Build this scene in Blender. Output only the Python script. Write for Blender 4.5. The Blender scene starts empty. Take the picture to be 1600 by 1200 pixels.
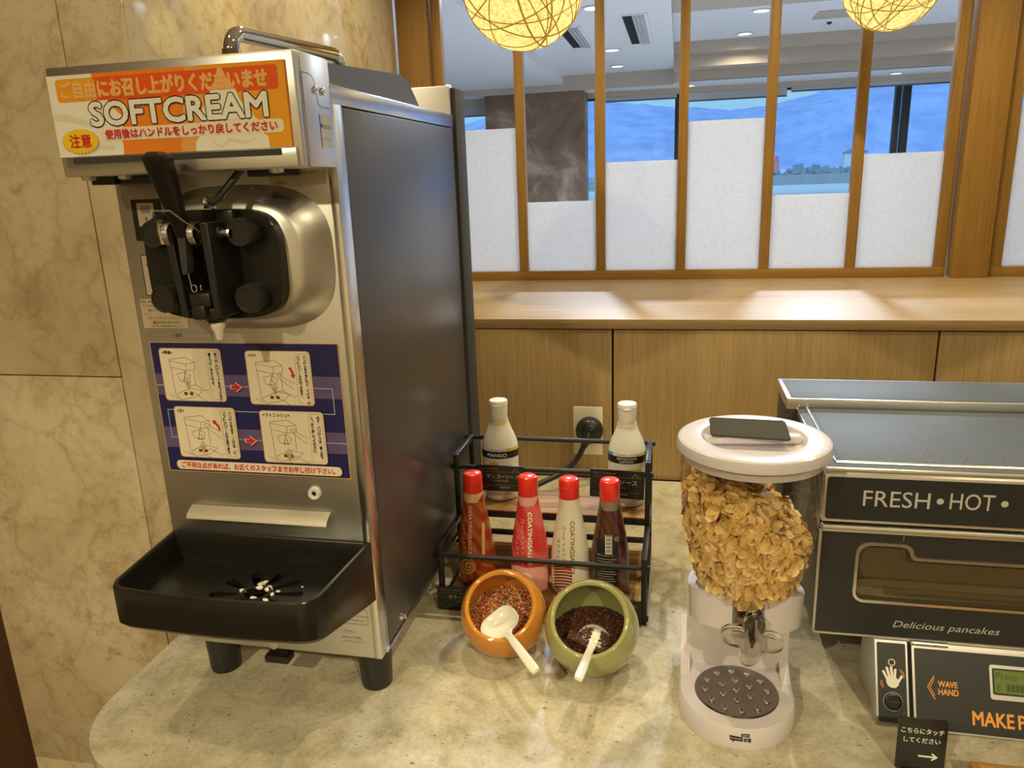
import bpy, bmesh, math, random
from mathutils import Vector, Matrix, noise
random.seed(7)
C = bpy.context.scene.collection
SC = bpy.context.scene
PI = math.pi

# ------------------------------------------------------------------ camera, world, exposure, large lights
cam_d = bpy.data.cameras.new('camera'); cam = bpy.data.objects.new('camera', cam_d); C.objects.link(cam)
cam_d.sensor_width = 36.0; cam_d.lens = 26.6824; cam_d.clip_start = 0.02; cam_d.clip_end = 2000
def _rot(a, b, c):
    return Matrix.Rotation(a, 3, 'Z') @ Matrix.Rotation(b, 3, 'X') @ Matrix.Rotation(c, 3, 'Y')
_R = _rot(0.217781079, -0.264755841, 0.0370094768)
_right, _fwd, _up = _R.col[0], _R.col[1], _R.col[2]
_m = Matrix((_right, _up, -_fwd)).transposed().to_4x4(); _m.translation = Vector((0, -1.706, 0.703))
cam.matrix_world = _m
SC.camera = cam
SC.view_settings.view_transform = 'Standard'; SC.view_settings.look = 'None'
SC.view_settings.exposure = 0.0; SC.view_settings.gamma = 1.0; SC.view_settings.use_curve_mapping = False

W = bpy.data.worlds.new('overcast_sky'); SC.world = W; W.use_nodes = True
nt = W.node_tree; nt.nodes.clear()
wo = nt.nodes.new('ShaderNodeOutputWorld'); bg = nt.nodes.new('ShaderNodeBackground')
tc = nt.nodes.new('ShaderNodeTexCoord'); sx = nt.nodes.new('ShaderNodeSeparateXYZ'); cr = nt.nodes.new('ShaderNodeValToRGB')
nt.links.new(tc.outputs['Generated'], sx.inputs[0]); nt.links.new(sx.outputs['Z'], cr.inputs[0])
cr.color_ramp.elements[0].color = (0.34, 0.70, 1.0, 1); cr.color_ramp.elements[0].position = 0.0
cr.color_ramp.elements[1].color = (0.30, 0.56, 0.90, 1); cr.color_ramp.elements[1].position = 0.6
nt.links.new(cr.outputs[0], bg.inputs[0]); bg.inputs[1].default_value = .98
nt.links.new(bg.outputs[0], wo.inputs[0])

WARM = (1.0, 0.855, 0.52); COOL = (0.70, 0.83, 1.0)
def spot(name, loc, power, color, angle=150, blend=0.6, radius=0.03, tilt=(0, 0)):
    d = bpy.data.lights.new(name, 'SPOT'); d.energy = power; d.color = color
    d.spot_size = math.radians(angle); d.spot_blend = blend; d.shadow_soft_size = radius
    o = bpy.data.objects.new(name, d); C.objects.link(o); o.location = loc
    o.rotation_euler = (tilt[0], tilt[1], 0)
    return o
_sd = bpy.data.lights.new('hill_fill_sun', 'SUN'); _sd.energy = 1.7; _sd.color = (.52, .76, 1.0); _sd.angle = .6  # added blue sun that lightens the hill; the sky itself is overcast
_so = bpy.data.objects.new('hill_fill_sun', _sd); C.objects.link(_so); _so.rotation_euler = (math.radians(52), 0, math.radians(-12))
# counter downlights: a row behind the food, a row over the guests, then fill
spot('downlight_and_fill', (-0.46, -0.08, 1.70), 31, WARM, 125, .5, .014)
spot('downlight_and_fill', (0.34, -0.08, 1.70), 38, WARM, 125, .5, .014)
spot('downlight_and_fill', (1.20, -0.08, 1.70), 22, WARM, 125, .5, .014)
spot('downlight_and_fill', (-0.70, -1.32, 1.70), 19, WARM)
spot('downlight_and_fill', (0.60, -1.40, 1.70), 12, WARM)
spot('downlight_and_fill', (-0.9, -2.9, 1.70), 125, WARM)  # unseen pair behind the camera, added to brighten the machine front
spot('downlight_and_fill', (0.9, -2.9, 1.70), 115, WARM)
# dining room lamps and added fill (daylight white)
for _x in (-2.9, -0.5, 0.5, 2.6):
    spot('dining_lamp_and_fill', (_x, 1.75, 1.63), 200, COOL, 165, 1.0, 0.06)  # out-of-view row, added to light the paper panes and the room
for _x in (-2.3, -0.55, 0.5, 2.6):
    spot('dining_lamp_and_fill', (_x, 3.7, 1.63), 185, COOL, 165, 1.0, 0.06)
for _x in (0.52, 2.45):
    spot('dining_lamp_and_fill', (_x, 5.45, 1.78), 26, (1.0, 0.86, 0.62), 150, 0.5, 0.05)

# ------------------------------------------------------------------ helpers
OFF = {}
def thing(name, label, cat, loc=(0, 0, 0), group=None, local=False):
    o = bpy.data.objects.new(name, None); C.objects.link(o); o.location = loc; o.empty_display_size = 0.05
    o['label'] = label; o['category'] = cat
    if group: o['group'] = group
    OFF[o.name] = Vector((0, 0, 0)) if local else Vector(loc)
    return o
def tag(o, label, cat, group=None):
    o['label'] = label; o['category'] = cat
    if group: o['group'] = group
    return o

class MB:
    def __init__(s): s.bm = bmesh.new(); s.mats = []
    def mi(s, m):
        if m not in s.mats: s.mats.append(m)
        return s.mats.index(m)
    def faces(s, vs, fs, m=None, M=None):
        i = s.mi(m) if m else 0
        bv = [s.bm.verts.new(M @ Vector(v) if M else v) for v in vs]
        out = []
        for f in fs:
            try:
                nf = s.bm.faces.new([bv[k] for k in f]); nf.material_index = i; out.append(nf)
            except ValueError: pass
        return bv, out
    def box(s, x0, x1, y0, y1, z0, z1, bev=0.0, m=None, M=None, seg=2):
        vs = [(x0,y0,z0),(x1,y0,z0),(x1,y1,z0),(x0,y1,z0),(x0,y0,z1),(x1,y0,z1),(x1,y1,z1),(x0,y1,z1)]
        fs = [(3,2,1,0),(4,5,6,7),(0,1,5,4),(1,2,6,5),(2,3,7,6),(3,0,4,7)]
        bv, bf = s.faces(vs, fs, m, M)
        if bev:
            es = list({e for f in bf for e in f.edges})
            r = bmesh.ops.bevel(s.bm, geom=es, offset=bev, segments=seg, affect='EDGES', profile=0.5)
            if m:
                for f in r['faces']: f.material_index = s.mi(m)
        return s
    def prism(s, poly, mapf, d0, d1, m=None):
        """extrude a 2D outline; mapf(u,v,w)->xyz"""
        n = len(poly)
        vs = [mapf(u, v, d0) for u, v in poly] + [mapf(u, v, d1) for u, v in poly]
        fs = [tuple(range(n))[::-1], tuple(range(n, 2*n))] + [(k, (k+1) % n, n+(k+1) % n, n+k) for k in range(n)]
        s.faces(vs, fs, m); return s
    def lathe(s, prof, M=None, seg=32, m=None, cap0=True, cap1=True, arc=None, sy=1.0):
        vs = []; fs = []; full = arc is None
        a0, a1 = arc if arc else (0, 2*PI); n = seg if full else seg + 1
        for r, z in prof:
            for k in range(n):
                a = a0 + (a1-a0)*k/seg
                vs.append((r*math.cos(a), r*math.sin(a)*sy, z))
        for i in range(len(prof)-1):
            for k in range(n if full else n-1):
                k2 = (k+1) % n
                fs.append((i*n+k, i*n+k2, (i+1)*n+k2, (i+1)*n+k))
        if full and cap0 and prof[0][0] > 1e-6: fs.append(tuple(range(n))[::-1])
        if full and cap1 and prof[-1][0] > 1e-6: fs.append(tuple((len(prof)-1)*n+k for k in range(n)))
        s.faces(vs, fs, m, M)
        return s
    def cyl(s, p0, p1, r0, r1=None, seg=20, m=None):
        p0 = Vector(p0); p1 = Vector(p1); d = p1-p0
        M = Matrix.Translation(p0) @ d.to_track_quat('Z', 'Y').to_matrix().to_4x4()
        return s.lathe([(r0, 0), (r0 if r1 is None else r1, d.length)], M, seg, m)
    def tube(s, pts, r, seg=8, m=None, closed=False, flat=1.0):
        pts = [Vector(p) for p in pts]; n = len(pts); vs = []; fs = []
        up = None; rs = r if isinstance(r, (list, tuple)) else [r]*n
        for i, p in enumerate(pts):
            if closed: t = (pts[(i+1) % n]-pts[i-1]).normalized()
            else: t = (pts[min(i+1, n-1)]-pts[max(i-1, 0)]).normalized()
            if up is None:
                a = Vector((0, 0, 1)) if abs(t.z) < .9 else Vector((1, 0, 0))
                up = (a - t*a.dot(t)).normalized()
            else:
                up = (up - t*up.dot(t)).normalized()
            b = t.cross(up)
            for k in range(seg):
                a = 2*PI*k/seg
                vs.append(p + up*math.cos(a)*rs[i]*flat + b*math.sin(a)*rs[i])
        for i in range(n if closed else n-1):
            for k in range(seg):
                j = (i+1) % n
                fs.append((i*seg+k, i*seg+(k+1) % seg, j*seg+(k+1) % seg, j*seg+k))
        if not closed:
            fs.append(tuple(range(seg))[::-1]); fs.append(tuple((n-1)*seg+k for k in range(seg)))
        s.faces(vs, fs, m); return s
    def grid(s, f, nu, nv, m=None, closeu=False):
        vs = [f(i/(nu if closeu else nu-1), j/(nv-1)) for j in range(nv) for i in range(nu)]
        fs = []
        for j in range(nv-1):
            for i in range(nu if closeu else nu-1):
                i2 = (i+1) % nu
                fs.append((j*nu+i, j*nu+i2, (j+1)*nu+i2, (j+1)*nu+i))
        s.faces(vs, fs, m); return s

def obj(name, mb, mat=None, parent=None, ang=38, smooth=True, kind=None, flip=True):
    bm = mb.bm
    bmesh.ops.recalc_face_normals(bm, faces=bm.faces) if flip else None
    off = OFF.get(parent.name, Vector((0, 0, 0))) if parent else Vector((0, 0, 0))
    if off.length: bmesh.ops.translate(bm, verts=bm.verts, vec=-off)
    if smooth:
        ca = math.radians(ang)
        for f in bm.faces: f.smooth = True
        for e in bm.edges:
            if len(e.link_faces) == 2 and e.calc_face_angle(0) > ca: e.smooth = False
    me = bpy.data.meshes.new(name); bm.to_mesh(me); bm.free()
    ms = mb.mats if mb.mats else ([mat] if mat else [])
    for m in ms: me.materials.append(m)
    o = bpy.data.objects.new(name, me); C.objects.link(o)
    if parent: o.parent = parent
    OFF[o.name] = off
    if kind: o['kind'] = kind
    return o
def struct(name, mb, mat=None, label=None):
    o = obj(name, mb, mat); o['kind'] = 'structure'
    if label: o['label'] = label
    return o
def copy_tree(o, parent=None):
    c = o.copy(); C.objects.link(c)
    OFF[c.name] = OFF.get(o.name, Vector((0, 0, 0)))
    if parent: c.parent = parent
    for ch in list(o.children): copy_tree(ch, c)
    return c
def BX(name, x0, x1, y0, y1, z0, z1, mat, parent=None, bev=0.0, **k):
    return obj(name, MB().box(x0, x1, y0, y1, z0, z1, bev), mat, parent, **k)

# ---- flat print: outlines, ribbons and lettering laid on a surface
_tc = {}
def glyphs(body, bold=0.0, shear=0.0):
    key = (body, bold, shear)
    if key in _tc: return _tc[key]
    cu = bpy.data.curves.new('t', 'FONT'); cu.body = body; cu.size = 1.0; cu.fill_mode = 'FRONT'; cu.offset = bold; cu.shear = shear
    cu.resolution_u = 3
    o = bpy.data.objects.new('t', cu); C.objects.link(o)
    me = o.evaluated_get(bpy.context.evaluated_depsgraph_get()).to_mesh()
    vs = [(v.co.x, v.co.y) for v in me.vertices]; fs = [tuple(p.vertices) for p in me.polygons]
    o.to_mesh_clear(); bpy.data.objects.remove(o); bpy.data.curves.remove(cu)
    if not vs: vs = [(0, 0)]; fs = []
    _tc[key] = (vs, fs); return _tc[key]
class Art:
    def __init__(s, mapf, step=0.00006): s.mb = MB(); s.map = mapf; s.w = 0.0; s.step = step
    def up(s): s.w += s.step; return s
    def poly(s, pts, m):
        s.w += 3e-6; s.mb.faces([s.map(u, v, s.w) for u, v in pts], [tuple(range(len(pts)))], m); return s
    def rect(s, u0, v0, u1, v1, m): return s.poly([(u0, v0), (u1, v0), (u1, v1), (u0, v1)], m)
    def rrect(s, u0, v0, u1, v1, r, m): return s.poly(rr(u0, v0, u1, v1, r), m)
    def circ(s, u, v, r, m, ry=None, n=24): return s.poly([(u+r*math.cos(2*PI*k/n), v+(ry or r)*math.sin(2*PI*k/n)) for k in range(n)], m)
    def line(s, pts, wd, m, closed=False):
        pts = [Vector(p) for p in pts]; n = len(pts)
        for i in range(n if closed else n-1):
            a, b = pts[i], pts[(i+1) % n]; d = b-a
            if d.length < 1e-7: continue
            d.normalize(); q = Vector((-d.y, d.x))*wd/2; e = d*wd*0.3
            s.poly([tuple(a-e-q), tuple(b+e-q), tuple(b+e+q), tuple(a-e+q)], m)
        return s
    def frame(s, u0, v0, u1, v1, r, wd, m): return s.line(rr(u0, v0, u1, v1, r), wd, m, True)
    def text(s, body, u, v, m, h=None, w=None, bold=0.0, shear=0.0, align='l', rot=0.0):
        """h = cap height; w = overall width it is stretched to"""
        vs, fs = glyphs(body, 0.0, shear)
        xs = [p[0] for p in vs]; ys = [p[1] for p in vs]
        x0, x1 = min(xs), max(xs); y0, y1 = min(ys), max(ys)
        if h is None: h = w/(x1-x0)*(y1-y0)
        sy = h/max(y1-y0, 1e-6); sx = (w/max(x1-x0, 1e-6)) if w else sy
        tw = (x1-x0)*sx; ax = {'l': 0, 'c': -tw/2, 'r': -tw}[align]
        c_, s_ = math.cos(rot), math.sin(rot)
        r_ = bold*h
        for du, dv in ([(r_, 0), (-r_, 0), (0, r_), (0, -r_), (r_*.7, r_*.7), (-r_*.7, -r_*.7), (r_*.7, -r_*.7), (-r_*.7, r_*.7)] if h > .012 else [(r_, r_), (-r_, -r_), (r_, -r_), (-r_, r_)]) if bold else [(0, 0)]:
            out = []; s.w += 3e-6
            for x, y in vs:
                a = (x-x0)*sx+ax; b = (y-y0)*sy
                out.append(s.map(u+du+a*c_-b*s_, v+dv+a*s_+b*c_, s.w))
            s.mb.faces(out, fs, m)
        return s
    def vtext(s, body, u, v, m, sz, bold=0.0, gap=1.08):
        """one character under the other, starting at the top"""
        for ch in body:
            if ch in '、。': s.text(ch, u+sz*.25, v-sz*.45, m, h=sz*.3)
            elif ch == '一': s.rect(u-sz*.42, v-sz*.54, u+sz*.42, v-sz*.42, m)
            elif ch in '|':  s.rect(u-sz*.07, v-sz, u+sz*.07, v-sz*.1, m)
            elif ch in '()': s.text(ch, u-sz*.2, v-sz*.6, m, h=sz*.8, w=sz*.25, rot=-PI/2)
            elif ch in 'ッァィゥェォャュョっゃゅょ': s.text(ch, u-sz*.15, v-sz*.8, m, h=sz*.62, w=sz*.6, bold=bold)
            elif ch == 'り' : s.text(ch, u-sz*.3, v-sz*.95, m, h=sz*.9, w=sz*.55, bold=bold)
            elif ch == 'し' : s.text(ch, u-sz*.3, v-sz*.95, m, h=sz*.9, w=sz*.6, bold=bold)
            else: s.text(ch, u-sz*.45, v-sz*.95, m, h=sz*.9, w=sz*.9, bold=bold)
            v -= sz*gap
        return s
def rr(u0, v0, u1, v1, r, n=5):
    out = []
    for cx, cy, a0 in ((u1-r, v0+r, -PI/2), (u1-r, v1-r, 0), (u0+r, v1-r, PI/2), (u0+r, v0+r, PI)):
        for k in range(n+1):
            a = a0+PI/2*k/n; out.append((cx+r*math.cos(a), cy+r*math.sin(a)))
    return out
def FRONT(y, x0=0.0, z0=0.0): return lambda u, v, w: (x0+u, y-w, z0+v)     # a surface that faces the camera side
def SIDEX(x): return lambda u, v, w: (x+w, u, v)
def TOPZ(z): return lambda u, v, w: (u, v, z+w)

# ------------------------------------------------------------------ materials
def mat(name): 
    m = bpy.data.materials.new(name); m.use_nodes = True; return m, m.node_tree, m.node_tree.nodes['Principled BSDF']
def P(name, col, rough=0.5, metal=0.0, coat=0.0, spec=0.5, emit=None, es=1.0, trans=0.0, sss=0.0, bump=0.0, bs=200):
    m, t, b = mat(name)
    b.inputs['Base Color'].default_value = (*col, 1); b.inputs['Roughness'].default_value = rough
    b.inputs['Metallic'].default_value = metal; b.inputs['Coat Weight'].default_value = coat
    b.inputs['Specular IOR Level'].default_value = spec
    if emit: b.inputs['Emission Color'].default_value = (*emit, 1); b.inputs['Emission Strength'].default_value = es
    if trans: b.inputs['Transmission Weight'].default_value = trans
    if sss: b.inputs['Subsurface Weight'].default_value = sss; b.inputs['Subsurface Radius'].default_value = (.01, .008, .005)
    if bump:
        n = t.nodes.new('ShaderNodeTexNoise'); n.inputs['Scale'].default_value = bs
        tcx = t.nodes.new('ShaderNodeTexCoord'); t.links.new(tcx.outputs['Object'], n.inputs['Vector'])
        bp = t.nodes.new('ShaderNodeBump'); bp.inputs['Strength'].default_value = bump; bp.inputs['Distance'].default_value = 0.002
        t.links.new(n.outputs['Fac'], bp.inputs['Height']); t.links.new(bp.outputs[0], b.inputs['Normal'])
    return m
def node(t, typ, **k):
    n = t.nodes.new('ShaderNode'+typ)
    for a, v in k.items():
        if a in n.inputs: n.inputs[a].default_value = v
        else: setattr(n, a, v)
    return n
def ramp(t, fac, stops):
    r = t.nodes.new('ShaderNodeValToRGB'); e = r.color_ramp.elements
    while len(e) < len(stops): e.new(0.5)
    for k, (p, c) in enumerate(stops): e[k].position = p; e[k].color = (*c, 1)
    t.links.new(fac, r.inputs[0]); return r
def mapping(t, scale=(1, 1, 1), rot=(0, 0, 0), loc=(0, 0, 0)):
    tcx = t.nodes.new('ShaderNodeTexCoord'); mp = t.nodes.new('ShaderNodeMapping')
    mp.inputs['Scale'].default_value = scale; mp.inputs['Rotation'].default_value = rot; mp.inputs['Location'].default_value = loc
    t.links.new(tcx.outputs['Object'], mp.inputs[0]); return mp
def mix(t, fac, a, b, mode='MIX'):
    n = t.nodes.new('ShaderNodeMix'); n.data_type = 'RGBA'; n.blend_type = mode
    for s, v in ((0, fac), (6, a), (7, b)):
        if isinstance(v, (int, float)): n.inputs[s].default_value = v
        elif isinstance(v, tuple): n.inputs[s].default_value = (*v, 1)
        else: t.links.new(v, n.inputs[s])
    return n.outputs[2]
def wood(name, light, dark, axis='Z', scale=1.0, rough=0.45, loc=(0, 0, 0), contrast=1.0):
    m, t, b = mat(name)
    sc = {'Z': (9, 9, .45), 'X': (.45, 9, 9), 'Y': (9, .45, 9)}[axis]
    mp = mapping(t, tuple(v*scale for v in sc), loc=loc)
    n1 = node(t, 'TexNoise', Scale=3.0, Detail=6.0, Roughness=.6, Distortion=.6); t.links.new(mp.outputs[0], n1.inputs['Vector'])
    mp2 = mapping(t, tuple(v*scale*14 if v > 1 else v*scale*6 for v in sc), loc=loc)
    n2 = node(t, 'TexNoise', Scale=3.0, Detail=3.0, Roughness=.7); t.links.new(mp2.outputs[0], n2.inputs['Vector'])
    r1 = ramp(t, n1.outputs['Fac'], [(.5-.2/contrast, dark), (.5+.2/contrast, light)])
    r2 = ramp(t, n2.outputs['Fac'], [(.35, (.72, .68, .62)), (.6, (1, 1, 1))])
    c = mix(t, .75, r1.outputs[0], r2.outputs[0], 'MULTIPLY')
    t.links.new(c, b.inputs['Base Color']); b.inputs['Roughness'].default_value = rough
    bp = node(t, 'Bump', Strength=.08, Distance=.001); t.links.new(n2.outputs['Fac'], bp.inputs['Height']); t.links.new(bp.outputs[0], b.inputs['Normal'])
    return m

M = {}
M['oak_v'] = wood('oak_vertical_grain', (.50, .345, .155), (.42, .28, .115), 'Z')
M['oak_h'] = wood('oak_ledge', (.44, .305, .145), (.36, .24, .105), 'X', rough=.48)
M['cedar'] = wood('amber_timber', (.36, .205, .052), (.27, .145, .03), 'Z', rough=.4)
M['cedar_h'] = wood('amber_timber_rail', (.36, .205, .052), (.27, .145, .03), 'X', rough=.4)
M['cedar_post'] = wood('amber_post', (.38, .215, .055), (.30, .16, .036), 'Z', .8, .4, (3, 1, 2))
M['rustic'] = wood('rustic_shelf_wood', (.52, .285, .085), (.20, .09, .025), 'X', 1.6, .6, contrast=1.6)
M['tray_wood'] = wood('tray_wood', (.55, .30, .10), (.40, .19, .05), 'X', 2, .4)
M['brown_panel'] = wood('dark_brown_panel', (.10, .045, .018), (.07, .03, .012), 'Z', 1, .5)

# cream marble, polished
m, t, b = mat('cream_marble'); M['marble'] = m
mp = mapping(t, (1, 1, 1))
nw = node(t, 'TexNoise', Scale=2.6, Detail=5.0, Roughness=.6); t.links.new(mp.outputs[0], nw.inputs['Vector'])
va = node(t, 'VectorMath', operation='SCALE'); va.inputs['Scale'].default_value = .45; t.links.new(nw.outputs['Color'], va.inputs[0])
vb = node(t, 'VectorMath', operation='ADD'); t.links.new(mp.outputs[0], vb.inputs[0]); t.links.new(va.outputs[0], vb.inputs[1])
vo = node(t, 'TexVoronoi', feature='DISTANCE_TO_EDGE', Scale=5.5); t.links.new(vb.outputs[0], vo.inputs['Vector'])
vc = node(t, 'TexVoronoi', feature='F1', Scale=5.5); t.links.new(vb.outputs[0], vc.inputs['Vector'])
n1 = node(t, 'TexNoise', Scale=2.2, Detail=8.0, Roughness=.62); t.links.new(vb.outputs[0], n1.inputs['Vector'])
n2 = node(t, 'TexNoise', Scale=38.0, Detail=7.0, Roughness=.72); t.links.new(mp.outputs[0], n2.inputs['Vector'])
base = ramp(t, n1.outputs['Fac'], [(.34, (.50, .38, .22)), (.47, (.66, .54, .35)), (.60, (.76, .65, .46))])
fine = ramp(t, n2.outputs['Fac'], [(.34, (.66, .60, .52)), (.52, (1, 1, 1))])
veins = ramp(t, vo.outputs['Distance'], [(.0, (.70, .60, .48)), (.035, (.92, .88, .80)), (.11, (1, 1, 1))])
cellm = ramp(t, vc.outputs['Color'], [(.25, (0, 0, 0)), (.7, (1, 1, 1))])
rough_zone = mix(t, cellm.outputs[0], (.15, .15, .15), (.85, .85, .85))
c1 = mix(t, rough_zone, base.outputs[0], fine.outputs[0], 'MULTIPLY')
c2 = mix(t, .5, c1, veins.outputs[0], 'MULTIPLY')
n3 = node(t, 'TexNoise', Scale=9.0, Detail=4.0, Roughness=.6); t.links.new(mp.outputs[0], n3.inputs['Vector'])
spots = ramp(t, n3.outputs['Fac'], [(.27, (.50, .38, .24)), (.33, (1, 1, 1))])
c3 = mix(t, .8, c2, spots.outputs[0], 'MULTIPLY')
t.links.new(c3, b.inputs['Base Color']); b.inputs['Roughness'].default_value = .06; b.inputs['Specular IOR Level'].default_value = .9

# beige speckled counter stone
m, t, b = mat('beige_terrazzo_stone'); M['stone'] = m
mp = mapping(t, (1, 1, 1)); mp2 = mapping(t, (1.0, 1.7, 1), rot=(0, 0, .5))
n1 = node(t, 'TexNoise', Scale=17.0, Detail=9.0, Roughness=.72, Distortion=.4); t.links.new(mp.outputs[0], n1.inputs['Vector'])
n2 = node(t, 'TexNoise', Scale=85.0, Detail=3.0, Roughness=.6); t.links.new(mp2.outputs[0], n2.inputs['Vector'])
n4 = node(t, 'TexNoise', Scale=150.0, Detail=5.0, Roughness=.7); t.links.new(mp.outputs[0], n4.inputs['Vector'])
v1 = node(t, 'TexVoronoi', feature='F1', Scale=22.0, Randomness=1.0); t.links.new(mp2.outputs[0], v1.inputs['Vector'])
base = ramp(t, n1.outputs['Fac'], [(.36, (.40, .355, .25)), (.5, (.555, .50, .375)), (.63, (.645, .595, .47))])
fl = ramp(t, n2.outputs['Fac'], [(.305, (.26, .21, .13)), (.345, (1, 1, 1))])
gr = ramp(t, n4.outputs['Fac'], [(.35, (.80, .78, .72)), (.55, (1, 1, 1))])
ch = ramp(t, v1.outputs['Distance'], [(.075, (.62, .55, .44)), (.10, (1, 1, 1))])
chm = ramp(t, v1.outputs['Color'], [(.80, (0, 0, 0)), (.82, (.8, .8, .8))])
c1 = mix(t, .9, base.outputs[0], fl.outputs[0], 'MULTIPLY'); c2 = mix(t, .8, c1, gr.outputs[0], 'MULTIPLY'); c3 = mix(t, chm.outputs[0], c2, ch.outputs[0], 'MULTIPLY')
t.links.new(c3, b.inputs['Base Color']); b.inputs['Roughness'].default_value = .38
bp = node(t, 'Bump', Strength=.12, Distance=.001); t.links.new(n2.outputs['Fac'], bp.inputs['Height']); t.links.new(bp.outputs[0], b.inputs['Normal'])

# rusty brown stone facing on the far pillar
m, t, b = mat('brown_stone'); M['brown_stone'] = m
mp = mapping(t, (1, 1, 1))
n1 = node(t, 'TexNoise', Scale=2.2, Detail=7.0, Roughness=.62, Distortion=.8); t.links.new(mp.outputs[0], n1.inputs['Vector'])
r1 = ramp(t, n1.outputs['Fac'], [(.35, (.17, .10, .06)), (.52, (.27, .18, .115)), (.68, (.56, .44, .32))])
t.links.new(r1.outputs[0], b.inputs['Base Color']); b.inputs['Roughness'].default_value = .5

def brushed(name, col, rough=.28, axis=(260, 260, 3), st=.02):
    m, t, b = mat(name); mp = mapping(t, axis)
    n = node(t, 'TexNoise', Scale=14.0, Detail=3.0, Roughness=.6); t.links.new(mp.outputs[0], n.inputs['Vector'])
    r = ramp(t, n.outputs['Fac'], [(.3, (rough*.88,)*3), (.7, (rough*1.12,)*3)]); t.links.new(r.outputs[0], b.inputs['Roughness'])
    b.inputs['Base Color'].default_value = (*col, 1); b.inputs['Metallic'].default_value = 1.0
    bp = node(t, 'Bump', Strength=st, Distance=.0005); t.links.new(n.outputs['Fac'], bp.inputs['Height']); t.links.new(bp.outputs[0], b.inputs['Normal'])
    return m
M['steel'] = brushed('brushed_steel', (.72, .71, .69), .38)
M['steel_h'] = brushed('brushed_steel_horizontal', (.74, .74, .73), .33, (3, 260, 260))
M['steel_bright'] = P('bright_steel', (.80, .80, .79), .24, 1.0)
M['flange'] = P('satin_steel', (.92, .86, .74), .5, .85)
M['chrome'] = P('chrome', (.85, .85, .84), .05, 1.0)
M['side_panel'] = P('grey_coated_sheet', (.165, .168, .178), .32, .8, bump=.03, bs=500)
M['dark_grey'] = P('dark_grey_plastic', (.055, .052, .05), .6, spec=.2)
M['lid_grey'] = P('charcoal_plastic', (.10, .10, .105), .40)
M['black'] = P('black_plastic', (.012, .011, .010), .30)
M['black_matt'] = P('matt_black_plastic', (.017, .016, .014), .45)
M['tray_black'] = P('black_tray_plastic', (.013, .012, .010), .24)
M['rubber'] = P('black_rubber', (.018, .017, .016), .35)
M['rack'] = P('black_powder_coated_steel', (.014, .014, .014), .38, .2)
M['void'] = P('dark_gap', (.006, .006, .006), .9)
M['white'] = P('white_plastic', (.84, .83, .79), .28, sss=.02)
M['disp'] = P('pale_lilac_white_plastic', (.67, .625, .675), .22, coat=.3)
M['spoon'] = P('ivory_plastic', (.85, .85, .78), .22, coat=.3)
M['beige_plate'] = P('ivory_outlet_plate', (.80, .73, .60), .4)
M['orange_glaze'] = P('orange_glaze', (.62, .25, .035), .10, coat=.6)
M['green_glaze'] = P('green_glaze', (.36, .36, .15), .10, coat=.6)
M['cap_red'] = P('red_cap', (.86, .035, .02), .25, coat=.2)
M['cream_blob'] = P('soft_cream', (.88, .84, .74), .3, sss=.1)
M['lamp'] = P('lamp_lens', (1, 1, 1), .5, emit=(1.0, .97, .9), es=3.0)
M['ceil'] = P('ceiling_paint', (.80, .79, .80), .8)
M['ceil_beige'] = P('beige_ceiling_trim', (.52, .44, .35), .8)
M['near_ceil'] = P('warm_ceiling_paint', (.82, .76, .66), .8)
M['room_wall'] = P('warm_beige_wall', (.64, .54, .38), .7)
M['dining_wall'] = P('pale_wall', (.66, .65, .66), .8)
M['carpet'] = P('brown_floor', (.13, .085, .05), .7)
M['dining_floor'] = P('grey_floor', (.45, .44, .43), .6)
M['blind'] = P('grey_roller_blind', (.46, .46, .47), .8)
M['win_frame'] = P('black_window_frame', (.012, .013, .016), .5)
M['terrace'] = P('pale_concrete', (.72, .76, .78), .8)
M['seawall'] = P('grey_concrete', (.30, .36, .38), .9, bump=.3, bs=2)
M['rock'] = P('grey_rock', (.23, .29, .35), .9)
M['sea'] = P('grey_blue_sea', (.20, .33, .52), .35)
M['red_paint'] = P('red_lighthouse_paint', (.75, .18, .20), .6)
m, t, b = mat('haze_tinted_hill'); M['hill'] = m  # blue haze of distance is put into the base colour
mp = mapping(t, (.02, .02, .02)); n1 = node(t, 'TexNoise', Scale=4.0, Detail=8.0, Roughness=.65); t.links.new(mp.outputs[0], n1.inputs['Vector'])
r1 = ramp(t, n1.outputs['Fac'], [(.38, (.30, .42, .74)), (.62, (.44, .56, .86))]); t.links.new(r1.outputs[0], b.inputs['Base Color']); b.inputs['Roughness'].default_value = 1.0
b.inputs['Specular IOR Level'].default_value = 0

def clear(name, tint=(.97, .97, .96), rough=.02, edge=1.0):
    m = bpy.data.materials.new(name); m.use_nodes = True; t = m.node_tree; t.nodes.clear()
    o = t.nodes.new('ShaderNodeOutputMaterial'); mx = t.nodes.new('ShaderNodeMixShader')
    tr = node(t, 'BsdfTransparent'); tr.inputs[0].default_value = (*tint, 1)
    gl = node(t, 'BsdfGlossy'); gl.inputs['Roughness'].default_value = rough
    lw = node(t, 'LayerWeight', Blend=.5); pw = node(t, 'Math', operation='POWER'); pw.inputs[1].default_value = 4.0; t.links.new(lw.outputs['Facing'], pw.inputs[0])
    ml = node(t, 'Math', operation='MULTIPLY_ADD'); ml.inputs[1].default_value = .75; ml.inputs[2].default_value = .04; t.links.new(pw.outputs[0], ml.inputs[0]); t.links.new(ml.outputs[0], mx.inputs[0]); t.links.new(tr.outputs[0], mx.inputs[1]); t.links.new(gl.outputs[0], mx.inputs[2]); t.links.new(mx.outputs[0], o.inputs[0])
    return m
M['clear'] = clear('clear_plastic', (.95, .94, .93))
M['glass'] = clear('window_glass', (.93, .96, .97))
m, t, b = mat('clear_acrylic'); M['acrylic'] = m
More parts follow.
